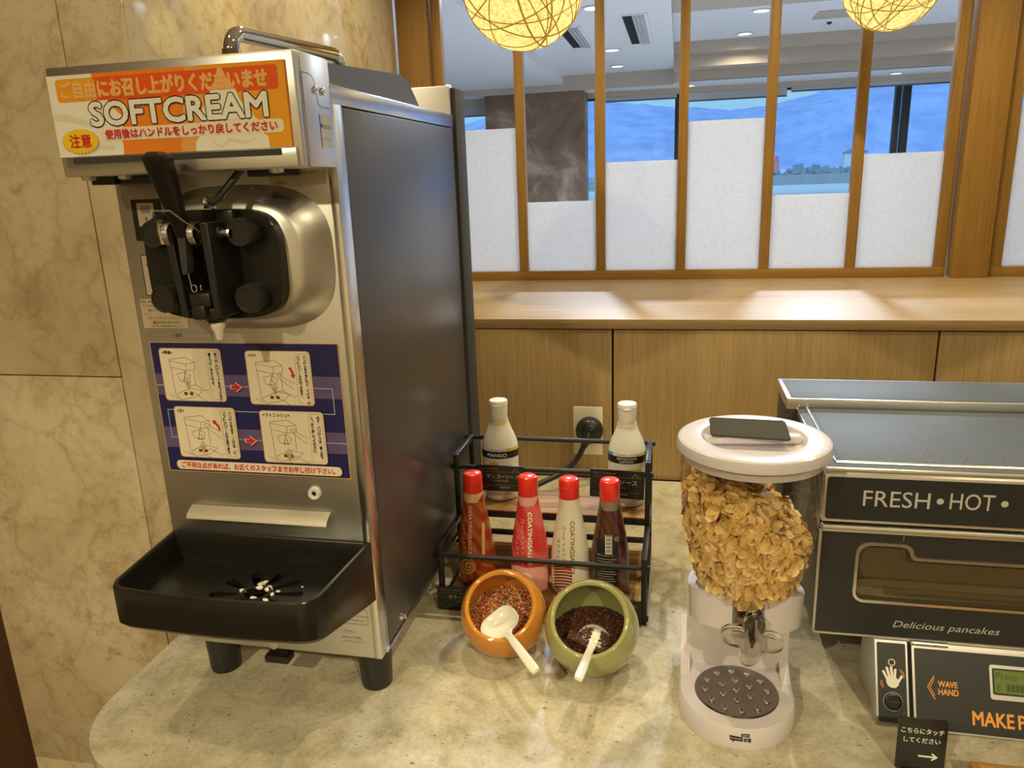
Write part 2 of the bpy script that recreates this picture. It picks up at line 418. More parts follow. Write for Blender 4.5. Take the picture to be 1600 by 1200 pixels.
b.inputs['Base Color'].default_value = (.96, .96, .90, 1); b.inputs['Roughness'].default_value = .03; b.inputs['Transmission Weight'].default_value = 1.0; b.inputs['IOR'].default_value = 1.45

# frosted paper pane: lets daylight through
m = bpy.data.materials.new('frosted_paper_pane'); m.use_nodes = True; M['paper'] = m; t = m.node_tree; t.nodes.clear()
o_ = t.nodes.new('ShaderNodeOutputMaterial'); ms_ = t.nodes.new('ShaderNodeMixShader'); ms_.inputs[0].default_value = .68
df = node(t, 'BsdfDiffuse'); tl = node(t, 'BsdfTranslucent')
mp = mapping(t, (1, 1, 1)); n1 = node(t, 'TexNoise', Scale=120.0, Detail=4.0, Roughness=.7); t.links.new(mp.outputs[0], n1.inputs['Vector'])
r1 = ramp(t, n1.outputs['Fac'], [(.3, (.66, .66, .67)), (.65, (.74, .74, .75))])
t.links.new(r1.outputs[0], df.inputs[0]); t.links.new(r1.outputs[0], tl.inputs[0])
t.links.new(df.outputs[0], ms_.inputs[1]); t.links.new(tl.outputs[0], ms_.inputs[2]); t.links.new(ms_.outputs[0], o_.inputs[0])

# glowing lantern paper (a lamp)
m, t, b = mat('lantern_paper'); M['lantern'] = m
mp = mapping(t, (1, 1, 1))
n1 = node(t, 'TexNoise', Scale=75.0, Detail=5.0, Roughness=.75, Distortion=2.5); t.links.new(mp.outputs[0], n1.inputs['Vector'])
r1 = ramp(t, n1.outputs['Fac'], [(.40, (.55, .36, .06)), (.50, (.95, .74, .22)), (.62, (1.0, .86, .36))])
t.links.new(r1.outputs[0], b.inputs['Emission Color']); b.inputs['Emission Strength'].default_value = 1.15
b.inputs['Base Color'].default_value = (.5, .4, .2, 1); b.inputs['Roughness'].default_value = .6
M['thread'] = P('brown_lantern_thread', (.18, .10, .02), .7, emit=(.26, .15, .015), es=1.0)

INK = {k: P('print_'+k, c, .35) for k, c in dict(white=(.86, .83, .74), cream=(.86, .76, .58), orange=(.86, .24, .02), deep=(.80, .10, .012), amber=(.84, .36, .015), pale=(.88, .48, .16),
    red=(.62, .02, .03), black=(.015, .014, .014), yellow=(.90, .62, .02), navy=(.018, .018, .11), lilac=(.13, .095, .22), brown=(.12, .06, .025), grey=(.30, .28, .24), lgrey=(.55, .54, .52),
    sky=(.42, .50, .62), tan=(.60, .36, .17), card=(.50, .42, .28), gold=(.36, .24, .06), paper=(.62, .52, .36), pink=(.86, .42, .38), swirl=(.76, .70, .58), warm=(.80, .38, .10), green=(.30, .36, .06), lime=(.62, .60, .08), panelgrey=(.026, .028, .031), lcd=(.20, .30, .055), lcdink=(.05, .09, .02), wave=(.86, .36, .06), blue=(.10, .35, .6)).items()}
# ------------------------------------------------------------------ the setting
FZ = -0.85
BX('floor', -5.2, 5.2, -4.2, 6.65, FZ-.1, FZ, M['carpet'])['kind'] = 'structure'
# near room shell
struct('wall_behind', MB().box(-3.3, 3.3, -4.2, -4.1, FZ, 1.75), M['room_wall'])
struct('wall_right', MB().box(3.2, 3.3, -4.1, .66, FZ, 1.75), M['room_wall'])
struct('wall_left', MB().box(-3.3, -3.2, -4.1, -.56, FZ, 1.75), M['room_wall'])
w_ = struct('wall_far_left', MB().box(-3.2, -1.325, -.575, -.475, FZ, 1.75), M['brown_panel'], 'dark brown timber wall panel left of the marble')
ce = struct('ceiling', MB().box(-3.3, 3.3, -4.2, .66, 1.75, 1.80), M['near_ceil'])

# marble clad pillar: core with separate slabs
mp_ = struct('wall_marble', MB().box(-1.30, -.834, -.588, .588, FZ, 1.75), M['void'], 'polished cream marble clad wall behind the soft serve machine')
g = .0012
def slab(x0, x1, y0, y1, z0, z1): BX('slab', x0, x1, y0, y1, z0, z1, M['marble'], mp_, .0008)
slab(-1.315, -.939-g, -.600, -.588, .393+g, 1.75); slab(-1.315, -.939-g, -.600, -.588, -.45+g, .393-g); slab(-1.315, -.939-g, -.600, -.588, FZ, -.45-g)
slab(-.939+g, -.8235, -.600, -.588, -.45+g, 1.75); slab(-.939+g, -.8235, -.600, -.588, FZ, -.45-g)
slab(-.834, -.822, -.5975, .590, .393+g, 1.75)
slab(-.834, -.822, -.5975, .590, FZ, .393-g)
slab(-1.315, -1.30, -.588, .590, FZ, 1.75); slab(-1.30, -.834, .588, .600, FZ, 1.75)

# stone counter, rounded at its free left end
def counter():
    ol = [(-.785, .0)]
    cx, cy, r = -.647, -.905, .138
    for k in range(17):
        a = PI + PI/2*k/16; ol.append((cx+r*math.cos(a), cy+r*math.sin(a)))
    ol += [(2.6, -1.043), (2.6, .0)]
    mb = MB(); mb.prism(ol, lambda u, v, w: (u, v, w), -.035, 0.0)
    es = [e for e in mb.bm.edges if abs(e.verts[0].co.z) < 1e-6 and abs(e.verts[1].co.z) < 1e-6]
    bmesh.ops.bevel(mb.bm, geom=es, offset=.003, segments=2, affect='EDGES')
    return mb
ct = obj('stone_counter', counter(), M['stone']); tag(ct, 'beige speckled stone counter with rounded left end', 'counter')
wb = struct('wall_base', MB().box(-.60, 2.5, -.92, -.06, FZ, -.06), M['brown_panel'])

# oak cladding under the ledge
bk = struct('wall_back', MB().box(-.822, 3.2, .022, .12, FZ, .366), M['void'], 'oak clad wall under the ledge with narrow dark joints')
xs = [-.820, -.139, .542, 1.223, 1.904, 2.585, 3.2]
for k in range(6):
    BX('panel', xs[k]+.0022, xs[k+1]-.0022, .004, .022, 0.0, .3615, M['oak_v'], bk, .0008)
ld = obj('oak_ledge', MB().box(-.822, 3.2, -.010, .98, .366, .388, .0012), M['oak_h']); tag(ld, 'wide oak ledge running under the paper screens', 'ledge')

# timber posts of the screen wall
def post(x0, x1, label):
    o = obj('timber_post', MB().box(x0, x1, .635, .745, .388, 1.40, .002), M['cedar_post']); tag(o, label, 'post')
post(-.832, -.736, 'amber timber post at the left end of the screen, by the marble')
post(.753, .848, 'wide amber timber post right of the six paper panes')
post(2.34, 2.436, 'amber timber post at the far right of the screen, out by the wall')
BX('trim_1', -.832, 3.2, .635, .745, 1.40, 1.52, M['cedar_h'])['kind'] = 'structure'
struct('wall_header', MB().box(-.832, 3.2, .64, .74, 1.52, 1.75), M['room_wall'])
struct('wall_left_end', MB().box(-1.30, -.842, .602, .74, 1.45, 1.75), M['room_wall'])

def screen(x0, x1, muls, tops, label):
    """muls: left edges of 28 mm mullions; tops: pane tops"""
    r = thing('paper_screen', label, 'screen', ((x0+x1)/2, .675, .388))
    BX('bottom_rail', x0, x1, .660, .690, .388, .416, M['cedar_h'], r, .001)
    BX('top_rail', x0, x1, .660, .690, 1.36, 1.40, M['cedar_h'], r, .001)
    BX('stile', x0, x0+.030, .660, .690, .416, 1.36, M['cedar'], r, .001)
    BX('stile', x1-.030, x1, .660, .690, .416, 1.36, M['cedar'], r, .001)
    edges = [x0+.030] + [e for m_ in muls for e in (m_, m_+.0275)] + [x1-.030]
    for m_ in muls: BX('mullion', m_, m_+.0275, .660, .690, .416, 1.36, M['cedar'], r, .001)
    for k, tp in enumerate(tops):
        BX('paper_pane', edges[2*k]-.002, edges[2*k+1]+.002, .673, .677, .414, tp, M['paper'], r)
    return r
screen(-.732, .744, [-.4845, -.2425, -.002, .2395, .4785], [.849, .628, .738, .843, .628, .732], 'amber timber screen with six paper panes of staggered height')
screen(.857, 2.333, [1.09, 1.33, 1.57, 1.81, 2.05], [.834, .628, .738, .843, .628, .732], 'second paper screen, right of the wide timber post')
screen(2.444, 3.2, [2.68, 2.92], [.84, .63, .74], 'short last paper screen at the far right, beyond the frame')

# ---------------------------------------------------------------- dining room beyond
struct('wall_dining_left', MB().box(-5.2, -5.1, .60, 6.6, FZ, 1.9), M['dining_wall'])
struct('wall_dining_right', MB().box(5.1, 5.2, .74, 6.6, FZ, 1.9), M['dining_wall'])
struct('wall_dining_near_left', MB().box(-5.1, -1.32, .60, .70, FZ, 1.9), M['dining_wall'])
struct('wall_dining_near_right', MB().box(3.2, 5.1, .66, .74, FZ, 1.9), M['dining_wall'])
struct('wall_dining_base', MB().box(-1.32, 3.2, .75, .80, FZ, .366), M['dining_wall'])
BX('trim_2', -5.1, 5.1, .80, 6.6, FZ, FZ+.01, M['dining_floor'])['kind'] = 'structure'
cd = MB()
cd.box(-1.12, -.06, .70, 6.2, 1.65, 1.70); cd.box(-5.1, -1.12, .70, 6.2, 1.57, 1.70); cd.box(-.06, 5.1, .70, 5.65, 1.80, 1.86)
cd.box(-5.1, -.06, 6.2, 6.57, 1.515, 1.56); cd.box(-5.1, -.06, .70, 6.6, 1.70, 1.86); cd.box(-.06, 5.1, 6.01, 6.57, 1.513, 1.56)
struct('ceiling_dining', cd, M['ceil'])
BX('trim_3', -.06, 5.1, 5.65, 5.75, 1.707, 1.86, M['ceil_beige'])['kind'] = 'structure'
BX('trim_4', -.06, 5.1, 5.75, 6.01, 1.600, 1.86, M['ceil_beige'])['kind'] = 'structure'
BX('trim_5', -.06, 5.1, 5.995, 6.05, 1.513, 1.598, M['ceil_beige'])['kind'] = 'structure'
BX('trim_6', -5.1, -.06, 6.18, 6.22, 1.512, 1.66, M['ceil_beige'])['kind'] = 'structure'
BX('trim_7', -.06, 5.1, 3.0, 3.9, 1.72, 1.80, M['ceil_beige'])['kind'] = 'structure'
BX('trim_8', -5.1, 5.1, 6.57, 6.62, 1.46, 1.60, M['ceil_beige'])['kind'] = 'structure'
struct('wall_dining_far', MB().box(-5.1, 5.1, 6.60, 6.72, FZ, .10).box(-5.1, 5.1, 6.62, 6.72, 1.46, 1.9), M['dining_wall'])
sp_ = obj('stone_pillar', MB().box(-1.945, -.925, 6.28, 6.58, FZ, 1.512, .004), M['brown_stone']); tag(sp_, 'rusty brown stone faced pillar between the far windows', 'pillar')

def window(name, x0, x1, bars):
    f = MB(); f.box(x0, x1, 6.60, 6.66, .10, .14); f.box(x0, x1, 6.60, 6.66, 1.44, 1.47); f.box(x0, x0+.04, 6.60, 6.66, .14, 1.44); f.box(x1-.04, x1, 6.60, 6.66, .14, 1.44)
    w = struct(name, f, M['win_frame'])
    for b0, b1 in bars: BX('mullion', b0, b1, 6.59, 6.66, .14, 1.44, M['win_frame'], w)
    es = [x0+.04] + [e for b in bars for e in b] + [x1-.04]
    for k in range(0, len(es), 2):
        BX('pane', es[k], es[k+1], 6.628, 6.634, .14, 1.44, M['glass'], w)
window('window_1', -5.0, -1.95, [(-3.6, -3.55)])
window('window_2', -1.6, 5.0, [(-.045, .01), (2.015, 2.065), (2.085, 2.15), (3.9, 3.95)])
BX('trim_9', -.862, -.840, 6.585, 6.625, .14, 1.44, P('pale_aluminium_strip', (.50, .56, .60), .4))['kind'] = 'structure'
def blind(x0, x1, zb, label):
    r = thing('roller_blind', label, 'blind', ((x0+x1)/2, 6.57, 1.46))
    BX('fabric', x0, x1, 6.566, 6.569, zb+.012, 1.459, M['blind'], r); BX('bottom_bar', x0, x1, 6.561, 6.573, zb, zb+.012, M['lid_grey'], r)
blind(-3.5, -1.96, 1.345, 'grey roller blind left of the stone pillar, pulled down a little')
blind(-.80, -.03, 1.412, 'grey roller blind just right of the stone pillar')
blind(.0, 1.02, 1.375, 'grey roller blind in the middle bay, hanging lowest beside the notch')
blind(1.06, 4.0, 1.413, 'long grey roller blind right of the notch')

def downlight(x, y, z, label, r=.055):
    t_ = thing('ceiling_light', label, 'light', (x, y, z), 'round lights in the dining room ceiling')
    obj('trim_ring', MB().lathe([(r, 0), (r+.014, -.002), (r+.016, -.006), (r, -.007), (r-.002, -.002)], Matrix.Translation((x, y, z)), 24), M['ceil'], t_)
    obj('lens', MB().lathe([(r-.003, -.003), (0.0001, -.0035)], Matrix.Translation((x, y, z)), 24), M['lamp'], t_)
downlight(.52, 5.45, 1.80, 'round ceiling light nearest the lit bulkhead, seen in the fourth pane')
downlight(.56, 4.50, 1.80, 'round ceiling light near the top of the fourth pane, closer one')
downlight(-.56, 5.74, 1.65, 'small round ceiling light below the air conditioner, far one of the middle bay')
downlight(-.53, 4.79, 1.65, 'round ceiling light between the air conditioner and its far neighbour')
downlight(-.507, 3.17, 1.65, 'round ceiling light left of the second mullion, near the lantern')
downlight(-2.15, 5.6, 1.57, 'round ceiling light over the left window bay')
downlight(2.45, 5.45, 1.80, 'round ceiling light by the right lantern, left of the wide post')
downlight(.09, 6.40, 1.513, 'small round light in the low soffit, left end of the window bay', .05)
downlight(1.95, 6.40, 1.513, 'small round light in the low soffit above the black mullion', .05)

def ac_slot(x0, x1, y0, y1, label):
    r = thing('air_conditioner_slot', label, 'air conditioner', ((x0+x1)/2, (y0+y1)/2, 1.65), 'slots of the ceiling air conditioner')
    w = x1-x0
    BX('frame', x0-.015, x1+.015, y0-.02, y1+.02, 1.641, 1.65, M['ceil'], r)
    BX('dark_opening', x0, x0+w*.42, y0, y1, 1.639, 1.6412, M['void'], r)
    for k in range(3): BX('louvre', x0+w*(.47+.18*k), x0+w*(.59+.18*k), y0, y1, 1.632, 1.6412, M['blind'], r)
ac_slot(-.80, -.66, 3.7, 4.5, 'left louvred slot of the ceiling air conditioner, beside the lantern')
ac_slot(-.36, -.22, 3.45, 4.52, 'right louvred slot of the ceiling air conditioner, right of the second mullion')
av = obj('ceiling_vent', MB().box(.98, 1.30, 4.70, 5.0, 1.792, 1.80, .002), M['ceil_beige']); tag(av, 'beige rectangular ceiling vent left of the right lantern', 'vent')
se = obj('smoke_detector', MB().lathe([(.02, 0), (.02, -.01), (.008, -.018), (.0001, -.018)], Matrix.Translation((1.14, 5.2, 1.80)), 16), M['dark_grey']); tag(se, 'tiny dark sensor on the ceiling below the vent', 'sensor')

# ---------------------------------------------------------------- outside
tr_ = obj('terrace_slab', MB().box(-40, 60, 6.75, 13.4, .30, .40), M['terrace']); tag(tr_, 'pale concrete terrace outside the windows', 'terrace')
sw = obj('sea_wall', MB().box(-40, 60, 13.4, 13.9, .2, .575), M['seawall']); tag(sw, 'low grey concrete sea wall beyond the terrace', 'wall')
rk = MB()
rg = random.Random(3)
for k in range(420):
    x = rg.uniform(3.6, 18); y = rg.uniform(24, 34); s = rg.uniform(.14, .34); z = rg.uniform(.1, .52)
    Mx = Matrix.Translation((x, y, z)) @ Matrix.Rotation(rg.uniform(0, 6), 4, Vector((rg.random(), rg.random(), rg.random())).normalized())
    rk.box(-s, s, -s*.4, s*.4, -s*.35, s*.35, 0, None, Mx); rk.box(-s*.35, s*.35, -s*.4, s*.4, -s*.9, s*.9, 0, None, Mx)
rko = obj('breakwater_rocks', rk, M['rock'], smooth=False, kind='stuff'); tag(rko, 'jumble of grey breakwater blocks beyond the sea wall', 'rocks')
se_ = obj('sea', MB().box(-400, 500, 42, 284, -.6, -.02), M['sea'], kind='stuff'); tag(se_, 'strip of grey blue sea below the hills', 'sea')
qu = obj('quay', MB().box(3, 26, 120, 150, -.02, .35), M['terrace']); tag(qu, 'pale quay in the harbour, under the red lighthouse', 'quay')
lh = thing('lighthouse', 'small red lighthouse on the quay', 'lighthouse', (15.0, 128, .35))
obj('tower', MB().lathe([(.55, 0), (.42, .2), (.34, 1.5), (.42, 1.55)], Matrix.Translation((15.0, 128, .35)), 16), M['red_paint'], lh)
obj('lantern_room', MB().lathe([(.25, 1.55), (.25, 1.95), (.3, 2.0), (.02, 2.3)], Matrix.Translation((15.0, 128, .35)), 16), M['red_paint'], lh)
def hill():
    prof = [(-1.5, .05), (-.5, .062), (-.27, .068), (-.18, .09), (-.087, .088), (0, .074), (.06, .070), (.10, .072), (.125, .078), (.155, .085), (.21, .092), (.30, .102), (.45, .10), (.8, .07), (1.6, .05)]
    def h(s):
        for (a, p), (b_, q) in zip(prof, prof[1:]):
            if a <= s <= b_: return p+(q-p)*(s-a)/(b_-a)
        return .05
    def f(u, v):
        s = -1.4+2.9*u; Y = 290+130*v; D = 301.7+v*130
        k = math.sin(v*PI/2)**.8
        z = h(s)*D*k + (noise.noise(Vector((s*9, v*3, 1)))*2.2+noise.noise(Vector((s*60, v*9, 4)))*1.0+noise.noise(Vector((s*160, v*20, 7)))*.6)*k - .1
        return (s*D, Y, z)
    return MB().grid(f, 520, 14)
hl = obj('wooded_hill', hill(), M['hill'], ang=180); tag(hl, 'long wooded hill across the water, tinted blue for haze', 'hill')
ho = thing('harbour_house', 'small pale house at the foot of the hill', 'house', (58, 286, -.02))
obj('wall', MB().box(55, 62, 284, 288, -.02, 5.0), M['terrace'], ho); obj('roof', MB().prism([(54.5, 5.0), (62.5, 5.0), (58.5, 6.6)], lambda u, v, w: (u, w, v), 283.5, 288.5), M['seawall'], ho)

# ---------------------------------------------------------------- paper lanterns
def lantern(c, r, label, seed):
    t_ = thing('paper_lantern', label, 'lantern', c, 'round paper lanterns hung before the screen', local=True)
    obj('shade', MB().lathe([(max(.0001, r*math.sin(PI*k/28)), -r*math.cos(PI*k/28)) for k in range(29)], None, 48), M['lantern'], t_, ang=180)
    g_ = random.Random(seed); th = MB()
    for k in range(21):
        ax = Vector((g_.uniform(-1, 1), g_.uniform(-1, 1), g_.uniform(-1, 1))).normalized(); d = g_.uniform(-.55, .55)
        q = ax.to_track_quat('Z', 'Y'); rad = math.sqrt(1-d*d)
        th.tube([q @ Vector((rad*math.cos(2*PI*i/40), rad*math.sin(2*PI*i/40), d))*(r*1.003) for i in range(40)], r*.0118*g_.uniform(.8, 1.3), 4, closed=True)
    obj('thread_wrapping', th, M['thread'], t_, kind='stuff')
    obj('cord', MB().cyl((0, 0, r), (0, 0, 1.75-c[2]), .003, seg=8), M['black'], t_)
    obj('ceiling_cap', MB().lathe([(.0001, 1.72-c[2]), (.04, 1.725-c[2]), (.045, 1.75-c[2])], None, 20), M['white'], t_)
lantern((-.353, .158, 1.125), .138, 'larger glowing paper lantern with brown thread wrapping, in front of the first mullion', 4)
lantern((.504, .50, 1.139), .116, 'smaller glowing paper lantern, in front of the fifth mullion', 9)
# ------------------------------------------------------------------ soft serve machine
X0, X1, YF = -.688, -.388, -.850
sm = thing('soft_serve_machine', 'tall stainless steel soft serve machine with an orange sign and black drip tray', 'machine', (-.538, -.58, 0))
S = sm
BX('body', X0+.004, X1-.006, -.838, -.300, .066, .808, M['dark_grey'], S)
fp = BX('front_panel', X0, X1-.002, YF, -.838, .064, .730, M['steel'], S, .002)
BX('corner_strip', X1-.012, X1, YF-.001, -.821, .064, .812, M['steel_bright'], S, .002)
BX('side_panel', X1-.005, X1, -.8195, -.357, .070, .7905, M['side_panel'], S, .001)
BX('side_panel', X0, X0+.005, -.838, -.357, .070, .7905, M['side_panel'], S, .001)
BX('top_rim', X1-.020, X1+.0005, -.852, -.353, .792, .8135, M['steel_bright'], S, .0015)
BX('top_rim', X0, X0+.020, -.852, -.353, .792, .8135, M['steel_bright'], S, .0015)
BX('top_plate', X0+.018, X1-.018, -.850, -.353, .796, .806, M['steel'], S)
BX('rear_housing', X0+.003, X1-.004, -.353, -.302, .066, .862, M['steel'], S, .002)
BX('rear_cover', X0-.002, X1+.004, -.345, -.285, .075, .860, M['dark_grey'], S, .004)
sc_ = MB()
for y_, z_ in ((-.771, .083), (-.42, .083)):
    sc_.cyl((X1, y_, z_), (X1+.004, y_, z_), .006, .005, 14); sc_.cyl((X1+.004, y_, z_), (X1+.009, y_, z_), .0035, .003, 10)
obj('screw', sc_, M['chrome'], S)
BX('bottom_flange', X0+.01, X1+.001, -.83, -.36, .062, .0665, M['steel_h'], S)
def foot(x, y):
    obj('foot', MB().lathe([(.0215, 0), (.0225, .004), (.0235, .030), (.0255, .058), (.0255, .066)], Matrix.Translation((x, y, 0)), 28), M['rubber'], S)
foot(-.415, -.815); foot(-.660, -.815); foot(-.415, -.35); foot(-.660, -.35)
obj('latch_tab', MB().box(-.569, -.533, -.852, -.832, .041, .052, .001).box(-.564, -.538, -.842, -.834, .052, .066), M['black'], S)
obj('lock', MB().cyl((-.552, YF-.0035, .072), (-.552, YF, .072), .007, seg=16), M['chrome'], S)

# sloping black hopper lid and chrome handle
lid = MB(); lid.prism([(-.855, .815), (-.855, .836), (-.84, .840), (-.56, .857), (-.53, .853), (-.508, .830), (-.492, .826), (-.480, .817), (-.480, .813), (-.84, .813)], lambda u, v, w: (w, u, v), -.662, -.404)
bmesh.ops.bevel(lid.bm, geom=[e for e in lid.bm.edges if abs(e.verts[0].co.x-e.verts[1].co.x) < 1e-6], offset=.003, segments=2, affect='EDGES')
obj('hopper_lid', lid, M['lid_grey'], S, ang=50)
hp = [(-.492, -.872, .838), (-.492, -.872, .852)]
for k in range(7):
    a = PI - PI/2*k/6; hp.append((-.492+.002*k/6, -.872+.020+.020*math.cos(a), .852+.020*math.sin(a)))
for k in range(7):
    a = PI/2 - PI/2*k/6; hp.append((-.452+.001*k/6, -.690+.024*math.cos(a), .846+.024*math.sin(a)))
hp += [(-.450, -.666, .838)]
obj('lift_handle', MB().tube(hp, .0088, 14).cyl((-.492, -.872, .836), (-.492, -.872, .853), .0105, seg=16), M['chrome'], S)

# header box with the sign
SY = -.934
hb = MB(); hb.box(X0+.001, X1, SY+.003, -.848, .722, .839, .0025)
obj('sign_box', hb, M['steel_h'], S)
BX('side_bracket', X1-.004, X1+.0015, -.921, -.858, .7225, .8385, M['steel'], S, .001)
br = Art(SIDEX(X1+.0016))
br.line([(-.919, .818)]+[(-.905+.016*math.sin(a), .802+.016*math.cos(a)) for a in (0, .5, 1, 1.57)]+[(-.888, .790), (-.880, .786), (-.859, .786)], .0008, INK['black'])
br.line([(-.9205, .7225), (-.9205, .818)], .0012, INK['black'])
obj('bracket_seam', br.mb, None, S)
s2 = MB()
for y_, z_ in ((-.8925, .803), (-.874, .803)): s2.lathe([(.0045, 0), (.004, .002), (.0001, .003)], Matrix.Translation((X1+.0015, y_, z_)) @ Matrix.Rotation(PI/2, 4, 'Y'), 14)
obj('rivet', s2, M['chrome'], S)
stk = Art(SIDEX(X1+.002)); stk.rect(-.887, .743, -.860, .778, INK['lgrey']); stk.up()
stk.text('日世株式会社', -.884, .763, INK['navy'], h=.0045, w=.021); stk.circ(-.8845, .7665, .0022, INK['navy'])
stk.text('音 声 案 内', -.882, .751, INK['grey'], h=.003, w=.016)
obj('maker_sticker', stk.mb, None, S)

sg = MB(); sg.box(X0+.004, X1-.010, SY, SY+.004, .7435, .8290)
sgo = obj('sign_plate', sg, INK['orange'], S)
W_, H_ = X1-.010-(X0+.004), .0855
A = Art(FRONT(SY-.0003, X0+.004, .7435))
A.rect(0, 0, W_, H_, INK['orange']); A.up()
A.rect(W_*.66, 0, W_, H_, INK['amber']); A.poly([(W_*.54, 0), (W_*.66, 0), (W_*.66, H_), (W_*.60, H_)], INK['warm'])
A.up()
A.poly([(0, 0), (.083, 0), (.084, .012), (.080, .020), (.087, .028), (.088, .040), (.078, .050), (.072, .058), (.062, .064), (.060, .074), (.057, H_), (0, H_)], INK['white'])
A.rrect(.010, .0575, W_-.008, .0815, .004, INK['deep']); A.up(); A.rrect(.010, .0575, .060, .0815, .004, INK['amber'])
A.poly([(.002, .048), (.03, .042), (.055, .032), (.05, .030), (.024, .036), (.0, .040)], INK['swirl']); A.poly([(.02, .020), (.05, .012), (.075, .010), (.07, .006), (.04, .008), (.01, .012)], INK['swirl'])
# the printed cone of soft cream
cone = [(.172, 0), (.174, .010), (.180, .016), (.179, .026), (.186, .032), (.186, .042), (.194, .050), (.199, .060), (.206, .068), (.210, .078), (.2125, .083), (.215, .078), (.219, .068), (.228, .060), (.232, .048), (.242, .041), (.246, .032), (.252, .027), (.253, .016), (.260, .011), (.260, 0)]
A.poly(cone, INK['white']); A.up()
A.poly([(.196, .060), (.204, .068), (.210, .0815), (.215, .0815), (.221, .068), (.228, .060)], INK['pale'])
A.poly([(.190, .012), (.203, .004), (.214, .012), (.232, .008), (.252, .012), (.23, .005), (.214, .008), (.203, 0.001)], INK['swirl'])
A.poly([(.190, .033), (.206, .029), (.24, .033), (.222, .026), (.204, .025)], INK['swirl'])
A.rrect(.058, .0150, W_-.007, .0285, .005, INK['cream']); A.up()
A.text('ご自由にお召し上がりくださいませ', .0166, .0604, INK['warm'], h=.0176, w=.249, bold=.045); A.up()
A.text('ご自由にお召し上がりくださいませ', .0160, .0612, INK['pale'], h=.0176, w=.249, bold=.035); A.up()
A.text('SOFTCREAM', .0487, .0317, INK['black'], h=.0238, w=.2136, bold=.100); A.text('SOFTCREAM', .0487, .0317, INK['black'], h=.0238, w=.2136, bold=.06); A.up()
A.text('SOFTCREAM', .0487, .0317, INK['white'], h=.0238, w=.2136, bold=.048); A.up()
st = [(.030+(.0245 if k % 2 else .0215)*math.cos(2*PI*k/64), .0165+(.0135 if k % 2 else .0117)*math.sin(2*PI*k/64)) for k in range(64)]
A.poly([(u+.0008, v-.0010) for u, v in st], INK['warm']); A.up(); A.poly(st, INK['yellow']); A.up()
A.text('注意', .0165, .0095, INK['red'], h=.0140, w=.0275, bold=.03)
A.text('使用後はハンドルをしっかり戻してください', .0635, .0172, INK['red'], h=.0098, w=.2080, bold=.025)
obj('sign_print', A.mb, None, sgo)
BX('sign_lip', X0+.012, X1-.005, SY-.002, SY+.003, .723, .7425, M['steel_h'], S, .001)
BX('lip_grey_strip', X0+.022, X1-.022, SY-.003, SY, .7355, .7420, M['dark_grey'], S)  # dark grey strip along the top of the lip
nb = MB()
for x_ in (-.668, -.62, -.43): nb.lathe([(.0085, 0), (.0075, -.004), (.0001, -.005)], Matrix.Translation((x_, -.915, .722)), 14)
obj('underside_screw', nb, M['steel'], S)
obj('sensor_block', MB().box(-.683, -.651, -.895, -.850, .7125, .728, .0015).box(-.648, -.605, -.890, -.850, .7125, .728, .0015), M['black_matt'], S)
obj('sensor_block', MB().box(-.475, -.430, -.900, -.860, .715, .7225, .0015), M['black_matt'], S)

# domed steel housing round the dispensing head, black face plate
def sup(cx, cz, a, b, n=3.2, N=56): 
    out = []
    for k in range(N):
        th = 2*PI*k/N; c_, s_ = math.cos(th), math.sin(th)
        out.append((cx+a*math.copysign(abs(c_)**(2/n), c_), cz+b*math.copysign(abs(s_)**(2/n), s_)))
    return out
dm = MB(); L = [sup(-.520, .619, .118, .088, 3.0), sup(-.521, .619, .112, .083, 3.0), sup(-.523, .618, .097, .071, 3.2), sup(-.525, .618, .088, .066, 3.4)]; ys = [-.850, -.860, -.880, -.884]
vs = [(u, y, v) for l, y in zip(L, ys) for u, v in l]; n = 56
dm.faces(vs, [(i*n+k, i*n+(k+1) % n, (i+1)*n+(k+1) % n, (i+1)*n+k) for i in range(3) for k in range(n)]+[tuple(3*n+k for k in range(n))])
obj('head_housing', dm, M['steel'], S, ang=60)
fp_ = MB(); fp_.prism(sup(-.5335, .617, .0875, .0635, 4.2), lambda u, v, w: (u, w, v), -.900, -.884)
bmesh.ops.bevel(fp_.bm, geom=[e for e in fp_.bm.edges if e.verts[0].co.y < -.899 and e.verts[1].co.y < -.899], offset=.003, segments=2, affect='EDGES')
obj('face_plate', fp_, M['black'], S, ang=50)
def knob(x, z):
    kb = MB(); N = 72; prof = [(.0165, -.900), (.0165, -.902), (.0160, -.922), (.0150, -.9245), (.0130, -.9245), (.0125, -.9238), (.0001, -.9238)]
    vs = []; fs = []
    for i, (r, y) in enumerate(prof):
        for k in range(N):
            rr_ = r*(1+(.035 if (k % 2 and i in (1, 2)) else 0)); a = 2*PI*k/N; vs.append((x+rr_*math.cos(a), y, z+rr_*math.sin(a)))
    for i in range(len(prof)-1):
        for k in range(N): fs.append((i*N+k, i*N+(k+1) % N, (i+1)*N+(k+1) % N, (i+1)*N+k))
    kb.faces(vs, fs); obj('clamp_knob', kb, M['black_matt'], S, ang=30)
for x_ in (-.5895, -.4800):
    for z_ in (.655, .580): knob(x_, z_)
